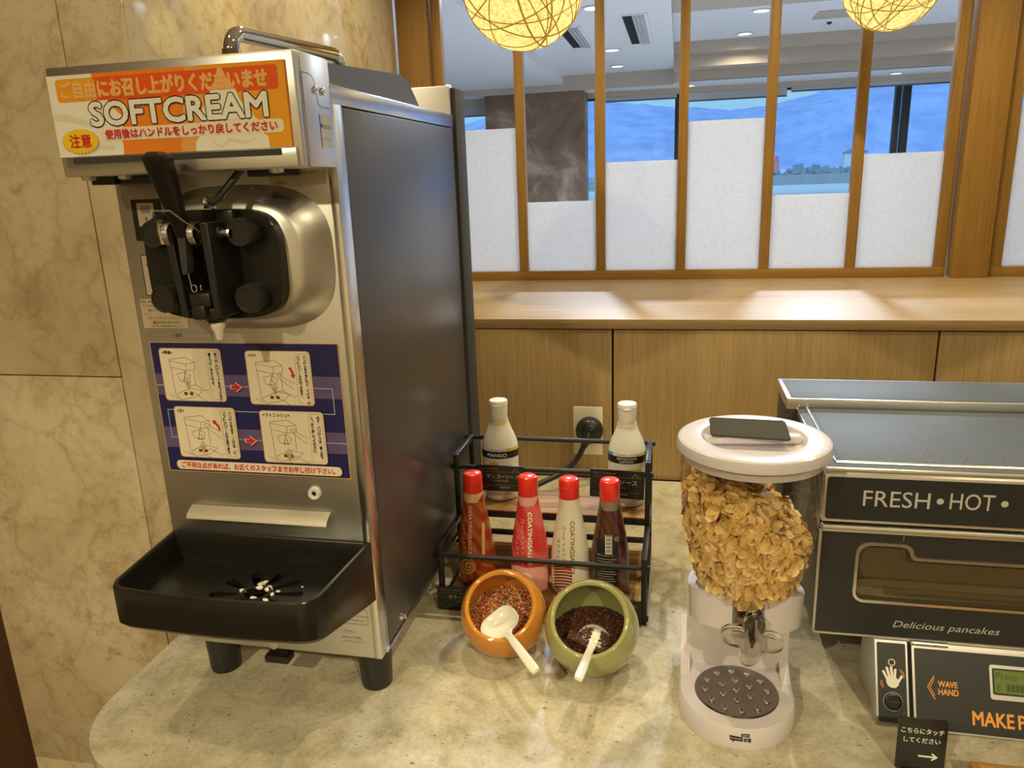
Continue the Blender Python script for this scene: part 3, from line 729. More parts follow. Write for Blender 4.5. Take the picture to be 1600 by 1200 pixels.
# V shaped yoke, spout block, springs and lever
yk = MB()
for sgn in (-1, 1):
    xo, xi = -.5330+sgn*.0285, -.5330+sgn*.0185
    xbo, xbi = -.5265+sgn*.0250, -.5265+sgn*.0160
    yk.prism([(xo, .668), (xi, .668), (xbi, .562), (xbo, .562)], lambda u, v, w: (u, w, v), -.945, -.898)
bmesh.ops.bevel(yk.bm, geom=list(yk.bm.edges), offset=.0012, segments=1, affect='EDGES')
yk.box(-.549, -.5035, -.940, -.898, .560, .572, .002)
yk.cyl((-.566, -.925, .655), (-.500, -.925, .655), .0075, seg=18)
obj('yoke', yk, M['black_matt'], S)
obj('spout_block', MB().box(-.5405, -.5140, -.944, -.905, .574, .590, .002).box(-.536, -.520, -.948, -.905, .560, .576, .002), M['rubber'], S)
obj('nozzle', MB().lathe([(.013, .566), (.013, .557), (.009, .552), (.0085, .550)], Matrix.Translation((-.5235, -.922, 0)), 20), M['black'], S)
cr_ = obj('cream_drip', MB().lathe([(.0088, .5535), (.0082, .548), (.0055, .542), (.0042, .534), (.0030, .5315), (.0001, .531)], Matrix.Translation((-.5215, -.924, 0)) , 18), M['cream_blob'], S, ang=180)
obj('crossbar_pin', MB().cyl((-.505, -.925, .655), (-.489, -.925, .655), .0042, .0042, 14).cyl((-.4915, -.925, .655), (-.489, -.925, .655), .0052, .0046, 14), M['steel_bright'], S)
obj('pin_clip', MB().tube([(-.5665, -.938, .672), (-.5700, -.936, .660), (-.5690, -.934, .645)], .0032, 8), M['steel_bright'], S)
for xc in (-.5540, -.5225):
    sp = MB(); pts = []
    for k in range(0, 100):
        a = 2*PI*k/20; pts.append((xc-.0035+.0070*k/100, -.9395+.0125*math.cos(a), .6555+.0125*math.sin(a)))
    sp.tube(pts, .0012, 6); obj('coil_spring', sp, M['steel_bright'], S)
wr = MB(); wr.tube([(-.556, -.937, .656), (-.5535, -.966, .677), (-.5490, -.970, .6825), (-.5295, -.970, .6825), (-.5220, -.960, .671), (-.5140, -.937, .655)], .0010, 6)
obj('return_wire', wr, M['steel_bright'], S)
lv = MB()
def lever(u, v):
    z = .640+.103*v; w = (.0075+.0066*max(0, (v-.12)/.88)**1.2); d = .0065+.0065*max(0, (v-.2)/.8)
    if v > .93: k = math.sqrt(max(0, 1-((v-.93)/.07)**2*.75)); w *= k; d *= k
    y = -.938-.030*v; a = 2*PI*u; c_, s_ = math.cos(a), math.sin(a)
    return (-.5365-.001*v+w*math.copysign(abs(c_)**.45, c_), y+d*math.copysign(abs(s_)**.45, s_), z)
lv.grid(lever, 28, 24, closeu=True)
lv.bm.verts.ensure_lookup_table(); nlv = len(lv.bm.verts)
lv.bm.faces.new([lv.bm.verts[k] for k in range(nlv-28, nlv)]); lv.bm.faces.new([lv.bm.verts[k] for k in range(27, -1, -1)])
obj('draw_lever', lv, M['black'], S, ang=50)
ln = MB(); ln.prism([(-.5395, .652), (-.5300, .652), (-.5320, .622), (-.5345, .612), (-.5395, .612), (-.5400, .626)], lambda u, v, w: (u, w, v), -.950, -.938)
obj('link_bar', ln, M['dark_grey'], S)
obj('hook_wire', MB().tube([(-.5350, -.947, .617)]+[(-.5330, -.947, .600)]+[(-.5300+.0034*math.cos(a), -.947, .5960+.0040*math.sin(a)) for a in [PI+.4+.5*k for k in range(12)]], .0007, 6).tube([(-.5185+.003*math.cos(a), -.947, .597+.004*math.sin(a)) for a in [2.2+.3*k for k in range(7)]], .0007, 6), M['steel_bright'], S)
obj('lever_arm', MB().tube([(-.4760, -.900, .728), (-.4985, -.925, .693), (-.5030, -.927, .690), (-.5120, -.927, .6905)], .0042, 8), M['black'], S)
obj('arm_joint', MB().lathe([(.0001, .0045), (.0035, .003), (.0042, 0), (.0035, -.003), (.0001, -.0045)], Matrix.Translation((-.5130, -.930, .6905)), 14).cyl((-.517, -.925, .684), (-.504, -.925, .684), .002, seg=8), M['chrome'], S)
obj('guide_block', MB().box(-.512, -.490, -.915, -.899, .650, .680, .002), M['black'], S)

# stickers on the front panel
def sticker(name, u0, v0, u1, v1, fill, parent=S, edge=None, r=.002):
    a = Art(FRONT(YF-.0004)); a.rrect(u0, v0, u1, v1, r, fill); a.up()
    if edge: a.frame(u0+.0006, v0+.0006, u1-.0006, v1-.0006, r, .0012, edge)
    a.up(); return a
a = sticker('x', -.669, .643, -.627, .694, INK['black']); a.rect(-.6615, .661, -.6375, .6895, INK['paper']); a.up(); a.rect(-.6565, .677, -.6430, .686, INK['grey']); a.rect(-.6545, .6735, -.6450, .6758, INK['lgrey'])
a.line([(-.650, .6725), (-.650, .667)], .0007, INK['black']); a.poly([(-.6515, .6690), (-.6485, .6690), (-.650, .6735)], INK['black']); a.text('ON', -.6535, .6622, INK['black'], h=.0035)
obj('switch_sticker', a.mb, None, S)
a = sticker('x', -.6675, .573, -.6210, .626, INK['paper'], edge=INK['black'])
a.text('ソフトサーバー', -.6610, .6170, INK['grey'], h=.0036, w=.034); a.text('取扱説明動画', -.6610, .6105, INK['black'], h=.0042, w=.034)
a.text('Q', -.6570, .5765, INK['grey'], h=.0040)
obj('manual_sticker', a.mb, None, S)
a = sticker('x', -.679, .531, -.6130, .569, INK['paper'], r=.0012)
a.text('故障・修理', -.6775, .5640, INK['black'], h=.0032); a.text('フジタカサービス', -.6765, .5585, INK['black'], h=.0038); a.text('☎0120', -.6690, .5525, INK['black'], h=.0040)
a.text('相談の窓口', -.6755, .5480, INK['grey'], h=.0026); a.text('日世フリーザーサービスセンター', -.6710, .5425, INK['black'], h=.0038, w=.0515)
a.text('☎0120-361-071', -.6660, .5365, INK['black'], h=.0042, w=.042); a.text('※電話の際は、お客様登録番号をお伝えください。', -.6690, .5328, INK['black'], h=.0020, w=.050)
obj('service_sticker', a.mb, None, S)
a = sticker('x', -.4765, .7040, -.4030, .7205, INK['card'], r=.0004)
a.text('お客様登録番号カード', -.464, .7150, INK['black'], h=.0042, w=.046); a.text('※お電話の際は登録番号をお知らせください', -.474, .7112, INK['grey'], h=.0020, w=.068)
a.text('登録番号', -.4690, .7057, INK['black'], h=.0034); a.rect(-.4535, .7050, -.4532, .7095, INK['black'])
obj('register_card', a.mb, None, S)
a = Art(FRONT(YF-.0004)); a.frame(-.6715, .470, -.5815, .5255, .004, .0006, INK['grey']); a.line([(-.671, .5175), (-.582, .5175)], .0005, INK['grey'])
a.text('⚠警告', -.6400, .5188, INK['black'], h=.0050); obj('warning_print', a.mb, None, S)
a = Art(FRONT(YF-.0004)); a.frame(-.4700, .1165, -.4040, .1400, .002, .0005, INK['grey']); a.line([(-.470, .129), (-.404, .129)], .0005, INK['grey'])
a.text('感電のおそれが有ります。', -.445, .1205, INK['grey'], h=.0036, w=.037); a.text('ください。', -.445, .1020, INK['grey'], h=.0045); a.text('電源を止めた状態に', -.445, .0930, INK['grey'], h=.0034, w=.030); a.text('してから行ってください。', -.445, .0870, INK['grey'], h=.0034, w=.034)
obj('caution_print', a.mb, None, S)

# instruction sheet
U0, V0, UW, VH = -.6745, .3325, .2665, .1805
ish = BX('instruction_sheet', U0, U0+UW, YF-.0012, YF-.0002, V0, V0+VH, INK['tan'], S)
A = Art(FRONT(YF-.0014, U0, V0)); A.rect(.0012, .0012, UW-.0012, VH-.0012, INK['navy']); A.up()
for v in (.1085, .0345): A.rect(.0012, v, UW-.0012, v+.029, INK['lilac'])
A.up()
A.line([(0, .1220), (.118, .1220), (.150, .1220), (.2530, .1220), (.2530, .0880), (.0120, .0880), (.0120, .0490), (.118, .0490), (UW, .0490)], .0010, INK['sky'])
def machine_sketch(a, u, v, s, hand, cone_v):
    k = INK['brown']; w = .0005
    a.line([(u, v+.062*s), (u+.030*s, v+.066*s), (u+.044*s, v+.058*s), (u+.044*s, v+.047*s), (u+.028*s, v+.044*s), (u, v+.050*s), (u, v+.062*s)], w, k)
    a.line([(u, v+.060*s), (u+.028*s, v+.055*s), (u+.044*s, v+.058*s)], w, k); a.line([(u+.028*s, v+.055*s), (u+.028*s, v+.044*s)], w, k)
    a.line([(u+.001*s, v+.050*s), (u+.003*s, v+.002*s)], w, k); a.line([(u+.040*s, v+.046*s), (u+.041*s, v+.018*s)], w, k); a.line([(u-.008*s, v+.004*s), (u+.006*s, v-.002*s)], w, k)
    a.line([(u+.006*s, v+.001*s), (u+.012*s, v-.004*s), (u+.040*s, v+.002*s), (u+.052*s, v+.012*s), (u+.030*s, v+.016*s), (u+.006*s, v+.006*s), (u+.006*s, v+.001*s)], w, k)
    for q in (.018, .028): a.rect(u+q*s, v+.004*s, u+(q+.006)*s, v+.009*s, k)
    a.line([(u+.010*s, v+.038*s), (u+.024*s, v+.042*s), (u+.034*s, v+.036*s), (u+.030*s, v+.026*s), (u+.014*s, v+.028*s), (u+.010*s, v+.038*s)], w, k)
    a.line([(u+.026*s, v+.044*s), (u+.023*s, v+.034*s), (u+.020*s, v+.026*s), (u+.028*s, v+.026*s), (u+.026*s, v+.034*s)], w*1.6, k)
    a.poly([(u+.022*s, v+cone_v*s), (u+.032*s, v+cone_v*s), (u+.027*s, v+(cone_v-.014)*s)], INK['tan']); a.poly([(u+.020*s, v+cone_v*s), (u+.034*s, v+cone_v*s), (u+.031*s, v+(cone_v+.005)*s), (u+.027*s, v+(cone_v+.010)*s), (u+.023*s, v+(cone_v+.005)*s)], INK['lgrey'])
    a.line([(u+.028*s, v+(cone_v-.008)*s), (u+.040*s, v+(cone_v-.004)*s), (u+.058*s, v+(cone_v-.014)*s), (u+.064*s, v+(cone_v-.012)*s)], w, k); a.line([(u+.028*s, v+(cone_v-.014)*s), (u+.040*s, v+(cone_v-.020)*s), (u+.060*s, v+(cone_v-.034)*s)], w, k)
    if hand: a.line([(u+.062*s, v+hand*s), (u+.048*s, v+(hand+.006)*s), (u+.040*s, v+(hand+.014)*s), (u+.034*s, v+(hand+.012)*s), (u+.042*s, v+(hand+.003)*s), (u+.060*s, v+(hand-.010)*s)], w, k)
PW, PH = .0905, .0720
panels = [(.0120, .1005, '=準備=', '取り出し口にカップを近づけると', '盛りつけしやすいです。', None, .026, 0),
          (.1370, .0985, '=1=', 'ハンドルを手前に引く(下げる)と', 'ソフトクリームが出てきます。', .030, .022, -1),
          (.0220, .0215, '=2=', 'ハンドルを戻す(上げる)と', 'ソフトクリームは止まります。', .040, .014, 1),
          (.1475, .0195, '=フィニッシュ=', '必ず、ハンドルは一番上まで', 'しっかり戻してください。', .038, .010, 0)]
for u, v, hd, t1, t2, hand, cv, ar in panels:
    A.rrect(u, v, u+PW, v+PH, .005, INK['tan']); A.up(); A.rrect(u+.001, v+.001, u+PW-.001, v+PH-.001, .0045, INK['cream']); A.up()
    A.frame(u+PW-.0215, v+.0035, u+PW-.0030, v+PH-.0035, .003, .0006, INK['tan'])
    A.text(hd, u+.005, v+PH-.0085, INK['black'], h=.0046, bold=.035)
    machine_sketch(A, u+.014, v+.005, .83, hand, cv)
    sz = .0640/max(len(t1), 14.2)/1.045
    A.vtext(t1.replace('ー', '|'), u+PW-.0078, v+PH-.0055, INK['black'], sz*1.06, bold=.035, gap=1.0); A.vtext(t2.replace('ー', '|'), u+PW-.0165, v+PH-.0055, INK['black'], sz*1.06, bold=.035, gap=1.0)
    if ar: 
        q = u+.058; A.line([(q+.003, v+.050), (q+.006, v+.045), (q+.0065, v+.041)] if ar < 0 else [(q+.0065, v+.041), (q+.006, v+.045), (q+.002, v+.050)], .0028, INK['red'])
        A.poly([(q+.003, v+.041), (q+.010, v+.041), (q+.0068, v+.036)] if ar < 0 else [(q-.001, v+.048), (q+.004, v+.053), (q-.002, v+.0545)], INK['red'])
    A.up()
for u, v in ((.1195, .1220), (.1305, .0490)):
    for c_, k in ((INK['pink'], 1.35), (INK['red'], 1.0)):
        A.poly([(u-.006*k, v-.0022*k), (u, v-.0022*k), (u, v-.0055*k), (u+.0075*k, v), (u, v+.0055*k), (u, v+.0022*k), (u-.006*k, v+.0022*k)], c_); A.up()
A.rrect(.0150, .0045, UW-.0100, .0175, .006, INK['cream']); A.up()
A.text('ご不明な点があれば、お近くのスタッフまでお申し付け下さい。', .0225, .0067, INK['red'], h=.0085, w=.2240, bold=.03)
obj('sheet_print', A.mb, None, ish)

obj('plug_ring', MB().lathe([(.0035, -.0005), (.0035, .004), (.0075, .005), (.0088, .003), (.0088, 0)], Matrix.Translation((-.462, YF, .310)) @ Matrix.Rotation(PI/2, 4, 'X'), 24), M['white'], S)
obj('plug_bore', MB().cyl((-.462, YF-.0015, .310), (-.462, YF-.0005, .310), .004, seg=16), M['void'], S)
pl = MB()
def flange(u, v):
    x = -.6485+.2065*u; 
    return (x, YF-.001-.017*v-.004*math.sin(v*PI), .2835-.0135*v)
pl.grid(flange, 12, 6)
r_ = bmesh.ops.solidify(pl.bm, geom=list(pl.bm.faces), thickness=.0015)
obj('handle_flange', pl, M['flange'], S)

# black drip tray with a flower of slots
def tray_outline(ins, fr):
    x0, x1, y1, y0 = X0+.002+ins, X1-.001-ins, YF-.001-ins*.9, -1.012+ins
    r = fr-ins*.6; out = [(x0, y1), (x0+.012, y0+.04)] if False else []
    # straight back, slightly bowed front, rounded front corners
    out = [(x1, y1), (x0, y1)]
    xl, xr = x0+.014, x1-.006
    for k in range(7):
        a = PI+PI/2*k/6; out.append((xl+r+r*math.cos(a), y0+r+.004+r*math.sin(a)))
    for k in range(1, 8): 
        q = k/8; out.append((xl+r+(xr-xl-2*r)*q, y0+.004-.007*math.sin(PI*q)))
    for k in range(7):
        a = 1.5*PI+PI/2*k/6; out.append((xr-r+r*math.cos(a), y0+r+.004+r*math.sin(a)))
    return out
o_out = tray_outline(0, .028); o_bot = tray_outline(.006, .028); o_in = tray_outline(.007, .028); o_fl = tray_outline(.012, .028)
n = len(o_out)
o_out = [(x, y) for x, y in o_out]
def zb(y): return .189-.037*(y+1.012)/.16   # the underside deepens towards the machine
tb = MB(); lay = [[(x, y, zb(y)) for x, y in o_bot], [(x, y, zb(y)+.006) for x, y in o_out], [(x, y, .239) for x, y in o_out], [(x*1.0, y, .2425) for x, y in tray_outline(.002, .028)], [(x, y, .2425) for x, y in tray_outline(.0055, .028)], [(x, y, .239) for x, y in o_in], [(x, y, .2005) for x, y in o_fl]]
vs = [p for l in lay for p in l]
fs = [(i*n+k, i*n+(k+1) % n, (i+1)*n+(k+1) % n, (i+1)*n+k) for i in range(len(lay)-1) for k in range(n)]+[tuple(range(n))]
tb.faces(vs, fs)
# floor with real slots: a ring fan with gaps
fl = tray_outline(.0118, .028); fz = .2005
ccx, ccy = -.5180, -.9280
from mathutils.geometry import delaunay_2d_cdt
pts = [Vector(p) for p in fl]; edges = [(k, (k+1) % len(fl)) for k in range(len(fl))]; loops = [list(range(len(fl)))]
def add_loop(lp):
    b0 = len(pts); pts.extend(Vector(p) for p in lp); edges.extend((b0+k, b0+(k+1) % len(lp)) for k in range(len(lp))); loops.append(list(range(b0, b0+len(lp))))
slots = []
for k in range(10):
    a = 2*PI*k/10+.16; ca, sa = math.cos(a), math.sin(a); lp = []
    r0, r1, w0, w1 = .023, .062, .0028, .0072
    for (r, w) in ((r0, -w0), (r1-.006, -w1), (r1-.002, -w1*.75), (r1, 0), (r1-.002, w1*.75), (r1-.006, w1), (r0, w0)):
        lp.append((ccx+(r*ca-w*sa), ccy+(r*sa+w*ca)*.93))
    slots.append(lp); add_loop(lp)
ctr = [(ccx+.015*math.cos(2*PI*k/20), ccy+.014*math.sin(2*PI*k/20)) for k in range(20)]; slots.append(ctr); add_loop(ctr)
vv, ee, ff, *_ = delaunay_2d_cdt(pts, edges, [], 0, 1e-6)
def inside(p, poly):
    c_ = False; j = len(poly)-1
    for i in range(len(poly)):
        if (poly[i][1] > p[1]) != (poly[j][1] > p[1]) and p[0] < (poly[j][0]-poly[i][0])*(p[1]-poly[i][1])/(poly[j][1]-poly[i][1])+poly[i][0]: c_ = not c_
        j = i
    return c_
ff = [f for f in ff if inside((sum(vv[k].x for k in f)/3, sum(vv[k].y for k in f)/3), fl) and not any(inside((sum(vv[k].x for k in f)/3, sum(vv[k].y for k in f)/3), s_) for s_ in slots)]
tb.faces([(v.x, v.y, fz) for v in vv], ff)
for lp in slots:
    nn = len(lp); tb.faces([(x, y, fz) for x, y in lp]+[(x, y, fz-.008) for x, y in lp], [(k, (k+1) % nn, nn+(k+1) % nn, nn+k) for k in range(nn)])
rim_pts = [(ccx+.018*math.cos(2*PI*k/28), ccy+.0168*math.sin(2*PI*k/28), fz+.0012) for k in range(28)]
tb.tube(rim_pts, .0022, 8, closed=True)
obj('drip_tray', tb, M['tray_black'], S, ang=40)
rg = random.Random(5)
for (x, y, s) in ((ccx-.004, ccy+.019, .008), (ccx+.010, ccy+.014, .0065), (ccx+.003, ccy-.012, .006), (ccx-.021, ccy+.004, .005), (ccx+.022, ccy+.002, .004), (ccx+.020, ccy-.012, .004), (ccx+.052, ccy+.024, .0016), (ccx-.003, ccy+.027, .005), (ccx+.026, ccy+.009, .003)):
    cb = MB(); bmesh.ops.create_icosphere(cb.bm, subdivisions=2, radius=s, matrix=Matrix.Translation((x, y, fz+.001)) @ Matrix.Rotation(rg.uniform(0, 3), 4, 'Z') @ Matrix.Diagonal((1.2, .75, .35, 1)))
    for v in cb.bm.verts: v.co += Vector((noise.noise(v.co*300), noise.noise(v.co*300+Vector((9, 0, 0))), 0))*s*.35
    obj('cream_splash', cb, M['cream_blob'], S, ang=180)

# ------------------------------------------------------------------ two tier condiment rack
rk_ = thing('condiment_rack', 'two tier black steel rack with rustic wood shelves holding six sauce bottles', 'rack', (-.208, -.50, 0))
def sq(name, x0, x1, y0, y1, z0, z1): return BX(name, x0, x1, y0, y1, z0, z1, M['rack'], rk_, .0012)
for xa in (-.3815, -.0445):
    xb = xa+.0090
    sq('post', xa, xb, -.612, -.603, 0, .1175); sq('post', xa, xb, -.4900, -.4810, .0, .2325); sq('post', xa, xb, -.3850, -.3760, 0, .2325)
    sq('side_rail', xa, xb, -.603, -.490, .1085, .1175); sq('side_rail', xa, xb, -.481, -.385, .2235, .2325); sq('side_rail', xa, xb, -.603, -.385, .004, .013); sq('side_rail', xa, xb, -.481, -.385, .108, .116)
def rod(y, z):
    o = MB(); o.cyl((-.3825, y, z), (-.0345, y, z), .0042, seg=14)
    for x_, d in ((-.3825, -.004), (-.0345, .004)): o.cyl((x_, y, z), (x_+d, y, z), .0058, .005, 14)
    obj('rod', o, M['rack'], rk_)
rod(-.6075, .0995); rod(-.4855, .2095); rod(-.3805, .2285)
sq('back_bar', -.3725, -.0445, -.4890, -.4830, .082, .0915); sq('back_bar', -.3725, -.0445, -.384, -.379, .108, .116)
BX('shelf', -.3725, -.0445, -.478, -.386, .1135, .1255, M['rustic'], rk_, .001); BX('shelf_edge', -.3725, -.0445, -.4795, -.478, .1115, .1235, M['black_matt'], rk_)
BX('shelf', -.3725, -.0445, -.601, -.392, .009, .0185, M['rustic'], rk_, .001)
for y_, z_ in ((-.6075, .010), (-.4855, .10)): obj('bolt', MB().cyl((-.0355, y_, z_), (-.0325, y_, z_), .005, seg=12), M['rack'], rk_)

# name cards
def name_card(x0, z0, w, h, y, title, sub, label, tilt=0.0, dots=True):
    r = thing('name_card', label, 'card', (x0+w/2, y, z0), 'small black name cards on the rack', local=True)
    c_, s_ = math.cos(tilt), math.sin(tilt)
    f = lambda u, v, w_: ((u-w/2)*c_-v*s_, -w_, (u-w/2)*s_+v*c_)
    m_ = MB(); m_.prism(rr(0, 0, w, h, .0025), f, -.0008, .0008); obj('card', m_, M['black'], r)
    a = Art(lambda u, v, q: f(u, v, q+.0010)); k = INK['lgrey']; g_ = INK['grey']
    a.text('おりてくらんの宿 古串', .006, h*.84, g_, h=h*.065, w=w*.40); a.line([(.007, h*.755), (w-.007, h*.755)], .00035, g_)
    a.text(title, w*.22, h*.50, k, h=h*.16); a.text(sub, w*.36, h*.36, g_, h=h*.075)
    a.line([(.020, h*.225), (w-.007, h*.225)], .00035, g_); [a.rect(w*(.50+.03*k), h*.12, w*(.52+.03*k), h*.165, g_) for k in range(7)]
    a.line([(w-.021, h*.755), (w-.0155, h*.90), (w-.010, h*.755)], .0004, k); a.line([(w-.0145, h*.80), (w-.0115, h*.84), (w-.006, h*.755)], .0003, g_)
    a.line([(.006, h*.225), (.010, h*.12), (.014, h*.15), (.018, h*.10), (.022, h*.225)], .0003, g_)
    obj('card_print', a.mb, None, r); 
    return r
name_card(-.3395, .1690, .0865, .0480, -.4922, 'マンゴーソース', 'mango sauce', 'black name card of the mango sauce, clipped to the middle rod on the left')
name_card(-.1385, .1670, .0925, .0510, -.4925, 'レモンソース', 'lemon sauce', 'black name card of the lemon sauce, clipped to the middle rod on the right', -.03)
name_card(-.3840, .0005, .0900, .0440, -.6150, 'カラースプレー', 'colored spray', 'black name card standing behind the orange bowl')
name_card(-.1330, .0005, .0900, .0440, -.6152, 'チョコクランチ', 'crunch', 'black name card standing behind the green bowl')

# topping sauce bottles (white)
def topping(c, title, label, band2, fruit, tint, turn=0.0):
    r = thing('sauce_bottle', label, 'bottle', c, 'white topping sauce bottles on the upper shelf', local=True); r.rotation_euler = (0, 0, turn)
    prof = [(.0255, 0), (.0300, .003), (.0322, .012), (.0330, .050), (.0335, .085), (.0335, .100), (.0318, .112), (.0272, .125), (.0215, .138), (.0180, .148), (.0165, .156)]
    sy = .80
    b_ = MB(); b_.lathe(prof, None, 40, sy=sy); obj('bottle_body', b_, M['white'], r, ang=60)
    cap = MB(); cap.lathe([(.0150, .154), (.0158, .157), (.0162, .170), (.0165, .176), (.0165, .179), (.0160, .181), (.0172, .1815), (.0172, .187), (.0160, .1895), (.0001, .1900)], None, 32)
    cap.box(-.006, .006, -.0195, -.0160, .180, .183, .0008); obj('flip_cap', cap, M['white'], r, ang=40)
    nk = MB(); nk.lathe([(.0172, .1475), (.0168, .1545)], None, 32, cap0=False, cap1=False); obj('neck_band', nk, P('neck_film', tint, .4), r)
    def wrap(u, v, w):
        rad = None
        for (r0, z0), (r1, z1) in zip(prof, prof[1:]):
            if z0 <= v <= z1: rad = r0+(r1-r0)*(v-z0)/(z1-z0)
        rad = (rad or .0335)+.0004+w; th = u/.033
        return (rad*math.sin(th), -rad*sy*math.cos(th), v)
    a = Art(wrap, .0002)
    N = 24
    for k in range(N):   # printed sleeve: white field, black band
        u0, u1 = -.052+.104*k/N, -.052+.104*(k+1)/N
        a.poly([(u0, .0850), (u1, .0850), (u1, .0985), (u0, .0985)], INK['black'])
        if k > N*.66 or (band2 and k < N*.25):
            mm = INK['lime'] if k > N*.66 else INK['blue']; a.poly([(u0, .0985), (u1, .0985), (u1, .104), (u0, .104)], mm)
    a.up(); a.up()
    if '\n' in title:
        t1, t2 = title.split('\n'); a.text(t1, 0, .0925, INK['white'], h=.0040, w=.034, align='c', bold=.01); a.text(t2, 0, .0868, INK['white'], h=.0040, w=.024, align='c', bold=.01)
    else: a.text(title, -.002, .0882, INK['white'], h=.0065, w=.036, align='c', bold=.03)
    a.text('TOPPING SAUCE', 0, .1000, INK['brown'], h=.0028, w=.040, align='c')
    for (fx, fv, fr, mm) in fruit:
        for k in range(14): 
            t0, t1 = 2*PI*k/14, 2*PI*(k+1)/14
            a.poly([(fx, fv), (fx+fr*math.cos(t0), fv+fr*.85*math.sin(t0)), (fx+fr*math.cos(t1), fv+fr*.85*math.sin(t1))], mm)
        a.up()
    for k in range(5): a.rect(.010, .030-.004*k, .026, .0315-.004*k, INK['grey'])
    obj('label_print', a.mb, None, r)
    return r
topping((-.3120, -.4180, .1257), 'MANGO', 'white squeeze bottle of mango topping sauce, upper shelf left', False, [(-.008, .070, .011, INK['yellow']), (-.006, .072, .007, INK['wave']), (.0, .062, .006, INK['green'])], (.80, .66, .25), .06)
topping((-.0795, -.4180, .1257), 'SETOUCHI\nLEMON', 'white squeeze bottle of lemon topping sauce, upper shelf right', True, [(.010, .068, .010, INK['yellow']), (.020, .070, .008, INK['lime']), (.004, .060, .006, INK['amber']), (.022, .048, .008, INK['lime'])], (.84, .80, .62), .04)

# coating sauce bottles with red caps
def stripes(name, c1, c2, scale, c3=None, rough=.22, dist=3.0, ramp_=(.42, .55)):
    m, t, b = mat(name); mp = mapping(t, (1, 1, 1), rot=(.2, .5, .4))
    n = node(t, 'TexWave', Scale=scale, Distortion=dist, Detail=2.0); t.links.new(mp.outputs[0], n.inputs['Vector'])
    r = ramp(t, n.outputs['Fac'], [(ramp_[0], c1), (ramp_[1], c2)] + ([(.9, c3)] if c3 else [])); t.links.new(r.outputs[0], b.inputs['Base Color'])
    b.inputs['Roughness'].default_value = rough; b.inputs['Coat Weight'].default_value = .4
    return m
CP = [(.0285, 0), (.0318, .003), (.0328, .012), (.0328, .050), (.0318, .070), (.0298, .090), (.0262, .112), (.0222, .135), (.0186, .155), (.0168, .170)]
def coat_r(v):
    for (r0, z0), (r1, z1) in zip(CP, CP[1:]):
        if z0 <= v <= z1: return r0+(r1-r0)*(v-z0)/(z1-z0)
    return CP[-1][0]
def coating(c, label, body, film, art, turn=0.0):
    r = thing('sauce_bottle', label, 'bottle', c, 'red capped coating sauce bottles on the lower shelf', local=True); r.rotation_euler = (0, 0, turn)
    obj('bottle_body', MB().lathe(CP, None, 40, sy=.86), body, r, ang=60)
    nk = MB(); nk.lathe([(.0170, .156), (.0172, .172)], None, 32, sy=1.0, cap0=False, cap1=False)
    obj('clear_neck', nk, film, r)
    cp = MB(); N = 48; prof = [(.0166, .170), (.0169, .1705), (.0167, .192), (.0169, .1925), (.0167, .200), (.0150, .2045), (.0120, .2060), (.0001, .2062)]
    cp.lathe(prof, None, 48); cp.box(-.0075, .0075, -.0182, -.0160, .1915, .1935, .0006); obj('flip_cap', cp, M['cap_red'], r, ang=35)
    def wrap(u, v, w):
        rad = coat_r(v)+.0003+w; th = u/max(rad, .022)
        return (rad*math.sin(th), -rad*.86*math.cos(th), v)
    a = Art(wrap, .0002); art(a); obj('label_print', a.mb, None, r)
    return r
def vword(a, word, u, v, step, sz, ink, wmul=1.0):
    for ch in word:
        if ch == 'ー': a.rect(u-sz*.09, v-sz, u+sz*.09, v-sz*.15, ink)
        else: a.text(ch, u, v-sz*.92, ink, h=sz*.82, w=sz*.78*wmul, align='c', bold=.02)
        v -= step
def rword(a, word, u, v, h, L, ink):   # latin word turned a quarter clockwise, reading downwards
    a.text(word, u, v, ink, h=h, w=L, rot=-PI/2, bold=.05)
def patch(a, u0, v0, u1, v1, m_, nu=8, nv=8):
    for i in range(nu):
        for j in range(nv):
            a.poly([(u0+(u1-u0)*i/nu, v0+(v1-v0)*j/nv), (u0+(u1-u0)*(i+1)/nu, v0+(v1-v0)*j/nv), (u0+(u1-u0)*(i+1)/nu, v0+(v1-v0)*(j+1)/nv), (u0+(u1-u0)*i/nu, v0+(v1-v0)*(j+1)/nv)], m_)
def swirl_art(a, cx, cz, r, c1, c2, n=6):
    for k in range(n):
        rr0 = r*(1-k/n); m_ = c1 if k % 2 else c2
        for q in range(12):
            t0, t1 = 2*PI*q/12, 2*PI*(q+1)/12; ri = r*(1-(k+1)/n)
            a.poly([(cx+.0012*k+rr0*math.cos(t0), cz+rr0*.9*math.sin(t0)), (cx+.0012*k+rr0*math.cos(t1), cz+rr0*.9*math.sin(t1)), (cx+.0012*k+ri*math.cos(t1), cz+ri*.9*math.sin(t1)), (cx+.0012*k+ri*math.cos(t0), cz+ri*.9*math.sin(t0))], m_)
def art_caramel(a):
    rword(a, 'COATINGSAUCE', -.0030, .150, .0062, .086, INK['pink']); a.up()
    vword(a, 'コーティングソース', -.0130, .128, .0082, .0070, INK['tan']); swirl_art(a, -.010, .044, .019, INK['brown'], INK['warm'])
    patch(a, .021, .055, .027, .120, INK['tan'], 2, 8)
def art_straw(a):
    rword(a, 'COATINGSAUCE', .0020, .146, .0068, .092, INK['white']); vword(a, 'コーティングソース', -.0080, .134, .0092, .0078, INK['pink']); vword(a, 'ストロベリー', -.0180, .104, .0092, .0078, INK['pink']); a.up()
    patch(a, -.040, .004, .040, .050, INK['pink'], 18, 4); a.up(); swirl_art(a, -.004, .030, .018, INK['cream'], INK['pink'], 3)
